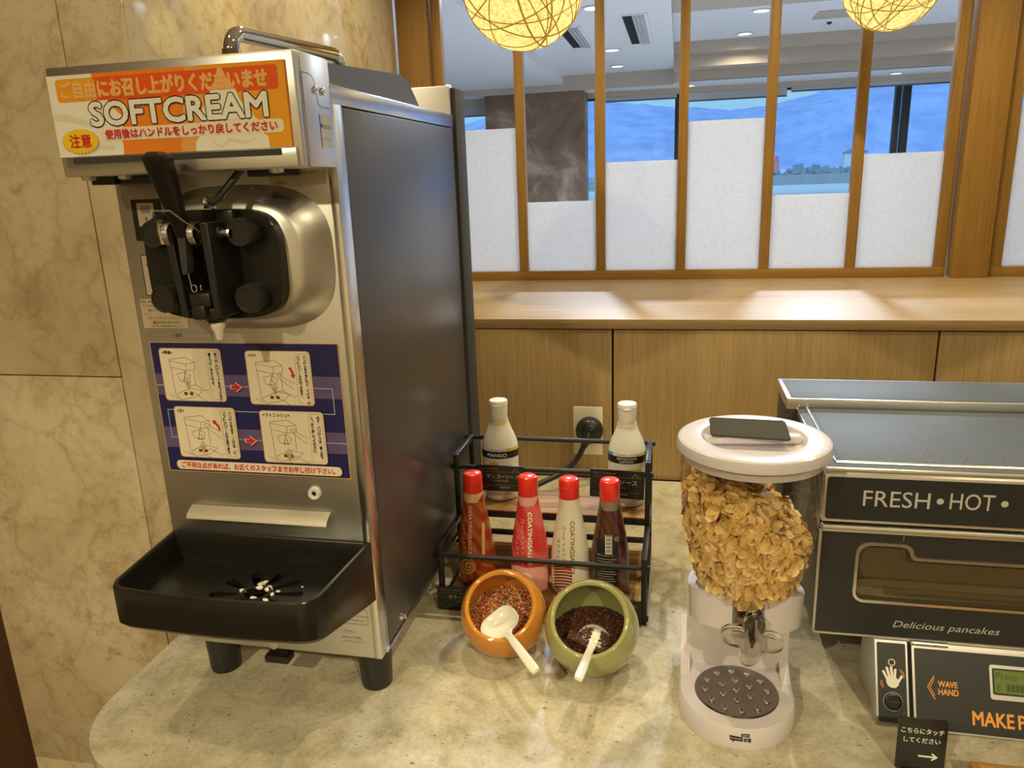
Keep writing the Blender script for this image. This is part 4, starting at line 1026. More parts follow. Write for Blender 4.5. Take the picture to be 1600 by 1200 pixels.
def art_white(a):
    rword(a, 'COATINGSAUCE', .0040, .136, .0070, .092, INK['gold']); vword(a, 'コーティングソース', -.0070, .128, .0092, .0078, INK['gold']); vword(a, 'ホワイト', -.0170, .104, .0092, .0078, INK['gold']); a.up()
    patch(a, -.028, .014, .006, .066, INK['pink'], 8, 4); a.up()
    for k in range(8): 
        v = .020+.0055*k
        a.line([(-.028+.034*q/12, v-.006+.0045*math.sin(q/12*2.6)+.003*q/12) for q in range(13)], .0030, INK['brown'])
    patch(a, -.006, .052, .005, .058, INK['red'], 3, 1)
def art_choco(a):
    patch(a, -.026, .020, .012, .108, INK['black'], 8, 10); a.up()
    patch(a, -.008, .084, .003, .116, INK['white'], 3, 6); a.up()
    a.up()
    for k in range(15): patch(a, -.0070, .0852+k*.0021, .0022, .0852+k*.0021+(.0006, .0011, .0014)[k % 3], INK['black'], 5, 1)
    a.frame(.0085, .106, .0140, .1125, .001, .0006, INK['lgrey']); a.text('プラ', .0090, .1075, INK['lgrey'], h=.003, w=.0045)
    for k in range(13): patch(a, -.023, .022+k*.0044, .010-.003*(k % 3), .0233+k*.0044, INK['grey'], 10, 1)
    a.text('名称 チョコソース', -.023, .0800, INK['lgrey'], h=.0034, w=.028)
coating((-.3315, -.545, .0186), 'red capped caramel coating sauce bottle, leftmost of the lower shelf', stripes('caramel_sleeve', (.30, .035, .012), (.52, .055, .015), 22, (.30, .12, .02)), P('caramel_film', (.72, .45, .22), .2, coat=.4), art_caramel, -.12)
coating((-.2355, -.548, .0186), 'red capped strawberry coating sauce bottle with pink film, second on the lower shelf', stripes('strawberry_sleeve', (.66, .04, .045), (.74, .13, .11), 9, None, ramp_=(.45, .8)), P('pink_film', (.80, .42, .36), .2, coat=.4), art_straw)
coating((-.1660, -.550, .0186), 'red capped white coating sauce bottle, third on the lower shelf', P('milky_film', (.80, .75, .62), .22, coat=.4), P('milky_neck', (.82, .77, .64), .2, coat=.4), art_white)
coating((-.0990, -.548, .0186), 'red capped dark chocolate coating sauce bottle with barcode, rightmost on the lower shelf', stripes('chocolate_sleeve', (.055, .016, .012), (.10, .022, .018), 26, None, dist=6), P('choco_film', (.24, .17, .14), .2, coat=.4), art_choco, .1)

# ------------------------------------------------------------------ topping bowls
def bowl(c, R, elev, az, d, glaze, label):
    """sphere with a flat foot, cut open by a tilted plane; local axis n points out of the mouth"""
    n = Vector((math.sin(az)*math.cos(elev), -math.cos(az)*math.cos(elev), math.sin(elev))).normalized()
    r = thing('topping_bowl', label, 'bowl', (c[0], c[1], 0), 'tilted ceramic bowls of toppings', local=True)
    q = n.to_track_quat('Z', 'Y').to_matrix().to_4x4(); Mx = Matrix.Translation((0, 0, c[2])) @ q
    a0 = math.acos(d/R); t = .0058; Ri = R-t
    prof = [(R*math.sin(a), R*math.cos(a)) for a in [PI-.0001-(PI-a0)*k/26 for k in range(27)]]
    rr0 = R*math.sin(a0)
    ai = math.acos((d)/Ri) if d < Ri else a0
    rim = [(rr0-.0010, d+.0022), (rr0-.0030, d+.0030), (rr0-.0052, d+.0018)]
    prof += rim + [(Ri*math.sin(a), Ri*math.cos(a)) for a in [ai+(PI-.0001-ai)*k/22 for k in range(23)]]
    mb = MB(); mb.lathe(prof, Mx, 56, cap0=False, cap1=False)
    for v in mb.bm.verts:
        if v.co.z < 0.0: v.co.z = 0.0
    obj('bowl_shell', mb, glaze, r, ang=70)
    return r, Mx, n, Ri
def filling(r, c, Ri, n, tilt, lvl, matb, rg, spawn, count):
    """a mound filling the bottom of the bowl, its surface tilted towards the mouth"""
    up = Vector((0, -math.sin(tilt), math.cos(tilt))).normalized(); q = up.to_track_quat('Z', 'Y').to_matrix().to_4x4(); Mx = Matrix.Translation((0, 0, c[2])) @ q
    rad = math.sqrt(max(1e-6, (Ri-.0006)**2-lvl**2))
    mb = MB(); ring = []
    mb.lathe([(.0001, lvl+.004)]+[(rad*k/12, lvl+.004*(1-(k/12)**2)+.0012*math.sin(k*2.3)) for k in range(1, 13)], Mx, 48, cap0=False, cap1=False)
    obj('filling_base', mb, matb, r, ang=180)
    sp = MB()
    for k in range(count):
        a = rg.uniform(0, 2*PI); rho = rad*math.sqrt(rg.random())*.985; z = lvl+.004*(1-(rho/rad)**2)+rg.uniform(-.0002, .0018)
        spawn(sp, Mx @ Matrix.Translation((rho*math.cos(a), rho*math.sin(a), z)), rg)
    return sp
INKS = [P('sprinkle_'+k, c_, .35) for k, c_ in dict(red=(.62, .05, .02), green=(.05, .20, .035), yellow=(.78, .45, .06), white=(.82, .74, .60), brown=(.16, .05, .02), orange=(.75, .24, .05), pink=(.75, .25, .18)).items()]
def rod_s(mb, Mx, rg):
    Mx = Mx @ Matrix.Rotation(rg.uniform(0, PI), 4, 'Z') @ Matrix.Rotation(PI/2+rg.uniform(-.5, .5), 4, 'Y')
    h = rg.uniform(.0022, .0034); r = .00075
    k = rg.choices(range(7), [26, 12, 18, 14, 14, 18, 8])[0]
    mb.lathe([(r, -h/2), (r*1.1, 0), (r, h/2)], Mx, 6, INKS[k])
CHOC = [P('choco_chip_dark', (.070, .020, .012), .35), P('choco_chip', (.125, .040, .024), .35)]
def lump(mb, Mx, rg):
    s = rg.uniform(.0011, .0019)
    Mx = Mx @ Matrix.Rotation(rg.uniform(0, 6), 4, Vector((rg.random(), rg.random(), rg.random())).normalized()) @ Matrix.Diagonal((s*rg.uniform(.8, 1.3), s*rg.uniform(.7, 1.1), s, 1))
    t_ = (1+5**.5)/2; vs = [Vector(v).normalized() for v in ((-1, t_, 0), (1, t_, 0), (-1, -t_, 0), (1, -t_, 0), (0, -1, t_), (0, 1, t_), (0, -1, -t_), (0, 1, -t_), (t_, 0, -1), (t_, 0, 1), (-t_, 0, -1), (-t_, 0, 1))]
    mb.faces(vs, [(0, 11, 5), (0, 5, 1), (0, 1, 7), (0, 7, 10), (0, 10, 11), (1, 5, 9), (5, 11, 4), (11, 10, 2), (10, 7, 6), (7, 1, 8), (3, 9, 4), (3, 4, 2), (3, 2, 6), (3, 6, 8), (3, 8, 9), (4, 9, 5), (2, 4, 11), (6, 2, 10), (8, 6, 7), (9, 8, 1)], rg.choice(CHOC), Mx)
BO, RO = (-.2490, -.700, .0575), .0662
BG, RG = (-.1110, -.722, .0600), .0690
b1, M1, n1_, Ri1 = bowl(BO, RO, math.radians(48), .05, RO*.56, M['orange_glaze'], 'tilted orange ceramic bowl of coloured sprinkles')
sp = filling(b1, BO, Ri1, n1_, .42, -.012, P('sprinkle_bed', (.30, .10, .04), .6), random.Random(11), rod_s, 2600); obj('colour_sprinkles', sp, None, b1, smooth=False, kind='stuff')
b2, M2, n2_, Ri2 = bowl(BG, RG, math.radians(50), -.03, RG*.56, M['green_glaze'], 'tilted olive green ceramic bowl of chocolate crunch')
sp = filling(b2, BG, Ri2, n2_, .16, -.013, P('choco_bed', (.05, .015, .01), .6), random.Random(12), lump, 2400); obj('chocolate_crunch', sp, None, b2, smooth=False, kind='stuff')

def scoop(B, T, up, label, a=.0250, b=.0240, depth=.0130, flip=False, bend=.010, wtip=.0072, sq_=3.0, name='scoop'):
    """B centre of the scoop's mouth, T tip of the handle"""
    B = Vector(B); T = Vector(T); ex = (T-B); L = ex.length; ex.normalize(); ez = (Vector(up)-ex*Vector(up).dot(ex)).normalized(); ey = ez.cross(ex)
    r = thing('scoop', label, 'scoop', B, 'ivory plastic scoops', local=True)
    Mx = Matrix((ex, ey, ez)).transposed().to_4x4(); sg_ = -1 if flip else 1
    def shell(off):
        def f(u, v):
            th = 2*PI*u; c_, s_ = math.cos(th), math.sin(th)
            k = v**.55
            kx = math.copysign(abs(c_)**(2/sq_), c_); ky = math.copysign(abs(s_)**(2/sq_), s_)
            return Mx @ Vector(((a-off)*k*kx, (b-off)*k*ky, sg_*(-(depth-off)*(1-v**2.2)-off*.0)))
        return f
    mb = MB(); n = 40
    vs = []; fs = []
    rings = [(shell(0), [.02+.98*k/12 for k in range(13)]), (shell(.0016), [.02+.98*k/12 for k in range(12, -1, -1)])]
    for f, vv_ in rings:
        for v in vv_:
            for k in range(n): vs.append(f(k/n, v))
    m_ = len(vs)//n
    for i in range(m_-1):
        for k in range(n): fs.append((i*n+k, i*n+(k+1) % n, (i+1)*n+(k+1) % n, (i+1)*n+k))
    fs += [tuple(range(n))[::-1], tuple((m_-1)*n+k for k in range(n))]
    mb.faces(vs, fs); obj('scoop_bowl', mb, M['spoon'], r, ang=60)
    hd = MB(); N = 16; vs = []; fs = []; S_ = 12
    for i in range(N+1):
        q = i/N; x = a*.93+(L-a*.93)*q; z = bend*math.sin(PI*q)*.9-.001; wd = .0050+(wtip-.0050)*q**.8; wd = wd if q < .97 else wd*.8
        if q < .12: wd += .006*(1-q/.12)**2
        for k in range(S_):
            th = 2*PI*k/S_; c_, s_ = math.cos(th), math.sin(th)
            vs.append(Mx @ Vector((x, wd*math.copysign(abs(c_)**.6, c_), z+.0021*math.copysign(abs(s_)**.6, s_))))
    for i in range(N):
        for k in range(S_): fs.append((i*S_+k, i*S_+(k+1) % S_, (i+1)*S_+(k+1) % S_, (i+1)*S_+k))
    fs += [tuple(range(S_))[::-1], tuple(N*S_+k for k in range(S_))]
    hd.faces(vs, fs); obj('handle', hd, M['spoon'], r, ang=60)
    return r
scoop((-.2490, -.7300, .0590), (-.1745, -.8360, .0600), (-.15, -.55, .80), 'ivory plastic scoop lying face up on the coloured sprinkles', a=.0305, b=.0300, depth=.015, bend=.008)
scoop((-.1060, -.7290, .0470), (-.1150, -.8480, .0640), (.1, -.80, .60), 'ivory plastic scoop stuck face down into the chocolate crunch', a=.0240, b=.0250, depth=.016, flip=True, bend=.004, wtip=.0068, sq_=2.0)

_B = Vector((-.1060, -.7290, .0470)); _x = (Vector((-.1150, -.8480, .0640))-_B).normalized(); _z = Vector((.1, -.80, .60)); _z = (_z-_x*_z.dot(_x)).normalized(); _y = _z.cross(_x)
_rg = random.Random(31); _mb = MB(); _o = Vector((BG[0], BG[1], 0))
for k in range(1500):     # crunch heaped over the front of the scoop, either side of its handle
    x, y = _rg.uniform(-.004, .034), _rg.uniform(-.036, .036)
    if abs(y) < .0062: continue
    q_ = min(1, (math.hypot(x, y)/.0250)**1.818); h = .016*(1-q_**2.2)+_rg.uniform(.0004, .0030)+(0 if q_ < 1 else -.001)
    _p = _B+_x*x+_y*y+_z*h
    if _p.y < -.7335: lump(_mb, Matrix.Translation(_p-_o), _rg)
obj('heaped_crunch', _mb, None, b2, smooth=False, kind='stuff')
# ------------------------------------------------------------------ outlet, plug and cable
ot = thing('wall_outlet', 'ivory wall outlet plate on the oak cladding', 'outlet', (-.197, .004, .118))
BX('plate', -.232, -.162, -.002, .004, .058, .178, M['beige_plate'], ot, .0025); BX('socket', -.210, -.184, -.0035, -.002, .085, .150, M['white'], ot, .001)
pg = thing('power_plug', 'round black power plug in the wall outlet with its cable', 'plug', (-.190, -.002, .115))
obj('plug_body', MB().lathe([(.0320, 0), (.0325, .004), (.0310, .016), (.0260, .024), (.0150, .030), (.0001, .031)], Matrix.Translation((-.1925, -.0036, .1225)) @ Matrix.Rotation(PI/2, 4, 'X'), 32), M['rubber'], pg)
obj('strain_relief', MB().tube([(-.1915, -.030, .122), (-.196, -.040, .108), (-.203, -.045, .093)], [.0115, .010, .0075], 12).lathe([(.0075, 0), (.0075, .003), (.0055, .005), (.003, .003), (.0001, .003)], Matrix.Translation((-.186, -.033, .126)) @ Matrix.Rotation(PI/2, 4, 'X'), 16), M['rubber'], pg)
cbp = [(-.203, -.045, .094), (-.211, -.052, .076), (-.224, -.062, .058), (-.242, -.075, .044), (-.265, -.090, .034), (-.292, -.105, .024), (-.325, -.125, .014), (-.36, -.145, .008), (-.42, -.17, .008)]
obj('cable', MB().tube(cbp, .0065, 10), M['rubber'], pg)
# ------------------------------------------------------------------ cereal dispenser
AX, AY = .0980, -.768      # axis of the container
BXc, BYc = .0900, -.795    # centre of the base disc
ds = thing('cereal_dispenser', 'white cereal dispenser with clear bowl of corn flakes and a drip grill', 'dispenser', (BXc, BYc, 0))
def base_outline(r, yb, w):
    out = [(BXc+r*math.cos(a), BYc+r*math.sin(a)) for a in [PI+PI*k/28 for k in range(29)]]
    out += [(BXc+w, BYc+.045), (BXc+w-.006, yb-.01), (BXc+w-.012, yb), (BXc-w+.012, yb), (BXc-w+.006, yb-.01), (BXc-w, BYc+.045)]
    return out
bs = MB(); L = [(base_outline(.0745, -.668, .074), 0.0), (base_outline(.0752, -.667, .0745), .004), (base_outline(.0745, -.668, .073), .0265), (base_outline(.0725, -.670, .071), .0300)]
n = len(L[0][0]); vs = [(x, y, z) for l, z in L for x, y in l]
bs.faces(vs, [(i*n+k, i*n+(k+1) % n, (i+1)*n+(k+1) % n, (i+1)*n+k) for i in range(3) for k in range(n)]+[tuple(range(n))[::-1], tuple(3*n+k for k in range(n))])
for sx_ in (-1, 1):   # raised shoulders that run up to the column
    bs.prism([(-.775, .028), (-.668, .028), (-.668, .062), (-.700, .058)], lambda u, v, w: (w, u, v), BXc+sx_*.060, BXc+sx_*.0725)
obj('base', bs, M['disp'], ds, ang=40)
gp = MB(); gp.lathe([(.0001, .0310), (.0500, .0310), (.0515, .0316), (.0535, .0316), (.0545, .0300)], Matrix.Translation((BXc, BYc, 0)), 56)
gr = obj('drip_grill', gp, P('mirror_grill', (.34, .32, .32), .16, 1.0), ds)
bumps = MB(); pos = [(0, 0)]+[(.020*math.cos(a), .020*math.sin(a)) for a in [PI/6+k*PI/3 for k in range(6)]]+[(.0405*math.cos(a), .0405*math.sin(a)) for a in [k*PI/6+.1 for k in range(12)]]
for x_, y_ in pos:
    bumps.lathe([(.0046, .0311), (.0040, .0325), (.0032, .0328), (.0026, .0318), (.0001, .0312)], Matrix.Translation((BXc+x_, BYc+y_, 0)), 14)
obj('grill_bump', bumps, M['chrome'], gr)
# column and the collar that hugs the bowl
cl = MB()
def col(u, v):   # a hollow-fronted column: wraps behind the axis
    a = math.radians(-25)+math.radians(230)*u
    rr_ = .066+.006*(1-v)
    x = AX-.004+rr_*math.cos(a); y = AY+.020+max(-.012, rr_*math.sin(a))
    return (x, y, .024+.146*v)
cpoly = [(AX-.005+.068*math.cos(a), AY+.030+.068*math.sin(a)) for a in [PI*k/36 for k in range(37)]]
cl.prism(cpoly, lambda u, v, w: (AX-.005+(u-AX+.005)*(1+.10*(.165-w)), v, w), .024, .158)
obj('column', cl, M['disp'], ds, ang=50)
def collar(a0, a1):
    mb = MB(); NU = 22
    def f(rad, top):
        out = []
        for k in range(NU+1):
            q = k/NU; a = a0+(a1-a0)*q
            front = max(0, -math.sin(a))
            zt = .171+.018*front; zb_ = .126+.010*front
            out.append((AX+rad*math.cos(a), AY+rad*math.sin(a)*(.76 if a > PI or a < 0 else 1), zt if top else zb_))
        return out
    ot_, it_, ob_, ib_ = f(.0735, True), f(.0640, True), f(.0715, False), f(.0400, False); N1 = NU+1
    vs = ot_+it_+ib_+ob_
    fs = [(i*N1+k, i*N1+k+1, ((i+1) % 4)*N1+k+1, ((i+1) % 4)*N1+k) for i in range(4) for k in range(NU)]+[(0, N1, 2*N1, 3*N1), (N1-1, 4*N1-1, 3*N1-1, 2*N1-1)]
    mb.faces(vs, fs)
    bmesh.ops.recalc_face_normals(mb.bm, faces=mb.bm.faces)
    return mb
obj('collar', collar(math.radians(285), math.radians(385)), M['disp'], ds, ang=50)
obj('collar', collar(math.radians(155), math.radians(254)), M['disp'], ds, ang=50)
# clear bowl
RP = [(.0150, .1080), (.0158, .1300), (.0180, .1460), (.0300, .1535), (.0470, .1620), (.0585, .1730), (.0660, .1870), (.0712, .2060), (.0765, .2340), (.0815, .2580), (.0850, .2850), (.0868, .3200), (.0872, .3660)]
co = MB(); co.lathe(RP, Matrix.Translation((AX, AY, 0)), 64, cap0=False, cap1=False)
obj('clear_bowl', co, M['clear'], ds, ang=70)
# lid
LZ = .366
ld_ = MB(); ld_.lathe([(.0840, LZ-.012), (.0855, LZ-.012), (.0860, LZ), (.0915, LZ-.0005), (.0930, LZ+.001), (.0930, LZ+.0105), (.0918, LZ+.0135), (.0890, LZ+.0152), (.0660, LZ+.0165), (.0630, LZ+.0155), (.0575, LZ+.0070), (.0480, LZ+.0045), (.0001, LZ+.0040)], Matrix.Translation((AX+.0005, AY, 0)), 64)
obj('lid', ld_, M['disp'], ds, ang=24)
gb = MB()
gb.prism([(-.0590, .006), (.0590, .006), (.0600, .0150), (.030, .0165), (-.030, .0165), (-.0600, .0150)], lambda u, v, w: (AX+u*math.cos(.12)-w*math.sin(.12), AY+.004+u*math.sin(.12)+w*math.cos(.12), LZ+v), -.009, .009)
bmesh.ops.bevel(gb.bm, geom=list(gb.bm.edges), offset=.002, segments=2, affect='EDGES')
obj('grip_bar', gb, M['disp'], ds, ang=40)
lc = MB()
lc.prism([(-.0480, -.0150), (.0470, -.0200), (.0430, .0160), (-.0490, .0185)], lambda u, v, w: (AX-.004+u, AY+.002+v*.85, LZ+.0245+v*.40+w), -.0012, .0012)
bmesh.ops.bevel(lc.bm, geom=[e for e in lc.bm.edges if abs(e.verts[0].co.z-e.verts[1].co.z) > .0015 and (e.verts[0].co-e.verts[1].co).length < .004], offset=.002, segments=2, affect='EDGES')
lcd = obj('blank_card', lc, M['dark_grey']); tag(lcd, 'blank dark grey card lying on the lid of the cereal dispenser', 'card')
# spout, turning knob
def star(r0, r1, N=64, ph=.35):
    out = []
    for k in range(N):
        a = 2*PI*k/N; q = .5+.5*math.cos(4*(a-ph)); r = r0+(r1-r0)*q**.65; out.append((r*math.cos(a), r*math.sin(a)))
    return out
KX, KZ, KY = .1025, .1340, -.8360
kn = MB(); s0 = star(.0190, .0380, ph=-.13); s1 = star(.0172, .0355, ph=-.13)
for lay in ([(s0, KY+.012), (s0, KY+.002), (s1, KY)],):
    n = len(s0); vs = [(KX+u, y, KZ+v) for l, y in lay for u, v in l]; 
    kn.faces(vs, [(i*n+k, i*n+(k+1) % n, (i+1)*n+(k+1) % n, (i+1)*n+k) for i in range(2) for k in range(n)]+[tuple(range(n))[::-1], tuple(2*n+k for k in range(n))])
bmesh.ops.remove_doubles(kn.bm, verts=kn.bm.verts, dist=1e-6)
bmesh.ops.bevel(kn.bm, geom=[e for e in kn.bm.edges if abs(e.verts[0].co.y-e.verts[1].co.y) < 1e-6 and e.verts[0].co.y < KY+.0005], offset=.0025, segments=3, affect='EDGES')
obj('turning_knob', kn, M['acrylic'], ds, ang=50)
obj('knob_hub', MB().lathe([(.0165, 0), (.0165, .010), (.0150, .012), (.0105, .012), (.0100, .004), (.0001, .004)], Matrix.Translation((KX, KY+.001, KZ)) @ Matrix.Rotation(PI/2, 4, 'X'), 36), M['clear'], ds)
obj('spindle', MB().cyl((KX, KY+.002, KZ), (KX, AY, KZ), .004, seg=12), M['black'], ds)
obj('paddle_blade', MB().box(KX-.0012, KX+.0032, KY+.013, AY+.01, KZ-.014, KZ+.020, .0006), M['black'], ds)
sp_ = MB(); sp_.lathe([(.0200, .150), (.0205, .130), (.0200, .108), (.0185, .098)], Matrix.Translation((AX+.006, AY-.036, 0)), 28, cap0=False, cap1=False)
obj('chute', sp_, M['clear'], ds)
lg = Art(lambda u, v, w: (BXc+(.0755+w)*math.sin(u/.0755), BYc-(.0755+w)*math.cos(u/.0755), v))
lg.poly([(-.012, .0135), (.003, .0130), (.003, .0195), (-.013, .0205)], INK['black']); lg.poly([(.0045, .0130), (.0135, .0135), (.0130, .0185), (.0045, .0180)], INK['navy']); lg.poly([(.001, .0202), (.0115, .0200), (.0110, .0250), (.001, .0245)], INK['black'])
lg.poly([(-.010, .0136), (-.008, .0110), (-.0065, .0136)], INK['black']); lg.poly([(.010, .0136), (.0128, .0108), (.0122, .0136)], INK['black'])
lg.up(); lg.text('honey', -.0110, .0148, INK['lgrey'], h=.0040, w=.0125); lg.text('do', .0062, .0145, INK['lgrey'], h=.0030); lg.text('can', .0022, .0213, INK['lgrey'], h=.0024, w=.0075)
obj('maker_logo', lg.mb, None, ds)

# corn flakes
m, t, b = mat('corn_flake'); M['flake'] = m
oi = t.nodes.new('ShaderNodeTexCoord'); n_ = node(t, 'TexNoise', Scale=60.0, Detail=4.0, Roughness=.6); t.links.new(oi.outputs['Object'], n_.inputs['Vector'])
r_ = ramp(t, n_.outputs['Fac'], [(.30, (.56, .32, .08)), (.5, (.82, .55, .20)), (.68, (.90, .70, .34))]); t.links.new(r_.outputs[0], b.inputs['Base Color']); b.inputs['Roughness'].default_value = .5
n5 = node(t, 'TexNoise', Scale=420.0, Detail=2.0); t.links.new(oi.outputs['Object'], n5.inputs['Vector']); bp = node(t, 'Bump', Strength=.5, Distance=.001); t.links.new(n5.outputs['Fac'], bp.inputs['Height']); t.links.new(bp.outputs[0], b.inputs['Normal'])
def rin(z):
    for (r0, z0), (r1, z1) in zip(RP, RP[1:]):
        if z0 <= z <= z1: return r0+(r1-r0)*(z-z0)/(z1-z0)
    return .0866
def heap(x, y):   # top of the heap over the axis-centred plan
    return .313+.012*math.exp(-((x+.010)**2+(y)**2)/.0012)-.80*max(0, x+.012)-.10*max(0, -x-.05)+.10*y
rg = random.Random(21); fk = MB()
def flake(p, nrm, s):
    q = nrm.to_track_quat('Z', 'Y').to_matrix().to_4x4(); Mx = Matrix.Translation(p) @ q @ Matrix.Rotation(rg.uniform(0, 6.3), 4, 'Z')
    n = 12; c1, c2 = rg.uniform(-34, 34), rg.uniform(-34, 34); ph = rg.uniform(0, 6)
    vs = [(0, 0, rg.uniform(-.0008, .0008))]
    for rr_, nn in ((.55, n), (1.0, n)):
        for k in range(nn):
            a = 2*PI*k/nn; r = s*rr_*(1+.22*math.sin(2*a+ph)+rg.uniform(-.08, .08)); x, y = r*math.cos(a), r*math.sin(a)*.8
            vs.append((x, y, c1*x*x+c2*y*y+rg.uniform(-.0006, .0006)))
    fs = [(0, 1+k, 1+(k+1) % n) for k in range(n)]+[(1+k, 1+n+k, 1+n+(k+1) % n, 1+(k+1) % n) for k in range(n)]
    fk.faces(vs, fs, None, Mx)
cnt = 0
while cnt < 2000:      # against the wall of the bowl
    z = rg.uniform(.115, .335); a = rg.uniform(0, 2*PI)
    s = rg.uniform(.0060, .0122) if z > .155 else rg.uniform(.0030, .0045)
    r = rin(z)-.0022-rg.uniform(0, .005); x, y = r*math.cos(a), r*math.sin(a)
    if z > heap(x, y) or rg.random() > (r/.085)**.7+.1: continue
    slope = .75*max(0, (.24-z)/.12)
    nr = Vector((math.cos(a), math.sin(a), -slope)).normalized()
    nr = (nr+Vector((rg.gauss(0, .45), rg.gauss(0, .45), rg.gauss(0, .5)))).normalized()
    lim = rin(min(.36, z))-.0015
    p = Vector((x, y, z)); k = max(abs(nr.z), .3)*s*1.15; lim = min(lim, rin(max(.11, z-s*.8))+.0)-.0008
    if p.xy.length+k > lim: p.xy = p.xy.normalized()*max(.001, lim-k)
    flake(Vector((AX, AY, 0))+p, nr, s); cnt += 1
cnt = 0
while cnt < 900:       # on top of the heap
    rho = .078*math.sqrt(rg.random()); a = rg.uniform(0, 2*PI); x, y = rho*math.cos(a), rho*math.sin(a); z = heap(x, y)+rg.uniform(-.006, .004)
    if rho > rin(min(.36, max(.12, z)))-.008: continue
    nr = Vector((.35+rg.gauss(0, .5), rg.gauss(0, .5), 1)).normalized(); flake(Vector((AX+x, AY+y, z)), nr, rg.uniform(.0065, .0120)); cnt += 1
cf = obj('corn_flakes', fk, M['flake'], None, ang=180, kind='stuff', flip=False); tag(cf, 'golden corn flakes heaped inside the clear dispenser bowl', 'cereal')
cm = MB()
def core(u, v):
    a = 2*PI*u; z = .112+.222*v; r = max(.003, rin(z)-.010)
    x, y = r*math.cos(a), r*math.sin(a); return (AX+x, AY+y, min(z, heap(x, y)-.006))
cm.grid(core, 40, 24, closeu=True)
tp = [(AX, AY, heap(0, 0)-.006)]; cm.faces(tp+[(AX+.072*q*math.cos(2*PI*k/40), AY+.072*q*math.sin(2*PI*k/40), heap(.072*q*math.cos(2*PI*k/40), .072*q*math.sin(2*PI*k/40))-.006) for q in (.5, 1) for k in range(40)], [(0, 1+k, 1+(k+1) % 40) for k in range(40)]+[(1+k, 41+k, 41+(k+1) % 40, 1+(k+1) % 40) for k in range(40)])
obj('inner_heap', cm, P('flake_crumbs', (.34, .16, .03), .8), cf, kind='stuff')

# ------------------------------------------------------------------ pancake machine
PY = -.745; PX0, PX1 = .190, .760
pm = thing('pancake_machine', 'grey and steel automatic pancake machine with wave hand panel', 'machine', (.475, -.58, 0))
K = pm
pg_ = P('graphite_sheet', (.026, .027, .029), .45); pt_ = P('slate_top_sheet', (.092, .108, .135), .55, 0, spec=.35, bump=.04, bs=300)
BX('body', PX0+.004, PX1-.004, PY+.012, -.497, .098, .330, M['dark_grey'], K)
BX('side_panel', PX0, PX0+.006, PY+.010, -.490, .097, .330, pg_, K, .001); BX('side_panel', PX1-.006, PX1, PY+.010, -.490, .097, .330, M['steel'], K, .001)
BX('rear_case', PX0-.012, PX1+.012, -.487, -.370, .02, .3345, M['dark_grey'], K, .002)
# top plate framed in steel
tp_ = MB(); tp_.box(PX0+.001, PX1-.001, PY+.002, -.488, .327, .3345, .0012); obj('top_frame', tp_, M['steel_bright'], K)
BX('top_border', PX0+.0035, PX1-.0035, PY+.0065, -.489, .3340, .3350, pt_, K, .0003)
fr_ = MB(); x0, x1, y0, y1 = PX0+.0165, PX1-.0165, PY+.0205, -.487
for a_, b_ in (((x0, y0), (x1, y0)), ((x0, y1), (x0, y0)), ((x1, y0), (x1, y1))): fr_.cyl((*a_, .3355), (*b_, .3355), .0022, seg=8)
obj('plate_bead', fr_, M['steel_bright'], K); BX('top_plate', x0+.002, x1-.002, y0+.002, y1, .3347, .3362, pt_, K, .0006)
for x_ in (PX0+.022, PX1-.030): BX('plate_seam', x_, x_+.0005, y0+.002, y1, .3360, .3363, M['void'], K)
# raised flue along the back
FX0, FX1 = PX0-.014, PX1+.014
obj('flue', MB().box(FX0, FX1, -.4885, -.365, .333, .3505, .001), M['steel_h'], K)
BX('flue_top', FX0+.007, FX1-.007, -.4825, -.371, .3500, .3512, pt_, K, .0003)
# grease beads pattern: rows of tiny dark holes printed on the plates
dp = Art(TOPZ(.3365)); rg = random.Random(2)
for j in range(26):
    for i in range(60):
        x_, y_ = x0+.01+i*.0088+(.0044 if j % 2 else 0), y0+.008+j*.0085
        if x_ < x1-.006 and y_ < y1-.03 and rg.random() < .45*(1-j/30): dp.rect(x_, y_, x_+.0018, y_+.0011, INK['black'])
obj('plate_dots', dp.mb, None, K, kind='stuff')
# FRESH HOT fascia
BX('fascia', PX0, PX1, PY-.001, PY+.012, .2615, .3275, M['steel_h'], K, .0012)
a = Art(FRONT(PY-.0014)); a.rrect(PX0+.0035, .2655, PX1-.0035, .3235, .004, INK['panelgrey']); a.up()
a.text('FRESH', .2375, .2855, INK['lgrey'], h=.0215, w=.0775); a.circ(.3265, .2965, .0041, INK['lgrey']); a.text('HOT', .3375, .2868, INK['lgrey'], h=.0215, w=.0500); a.circ(.3985, .2970, .0041, INK['lgrey'])
obj('fascia_print', a.mb, None, K)
BX('gap_strip', PX0+.002, PX1-.002, PY+.006, PY+.012, .2575, .2620, M['void'], K)
BX('lip_rail', PX0+.0005, PX1, PY-.004, PY+.010, .2480, .2580, M['steel_h'], K, .003)
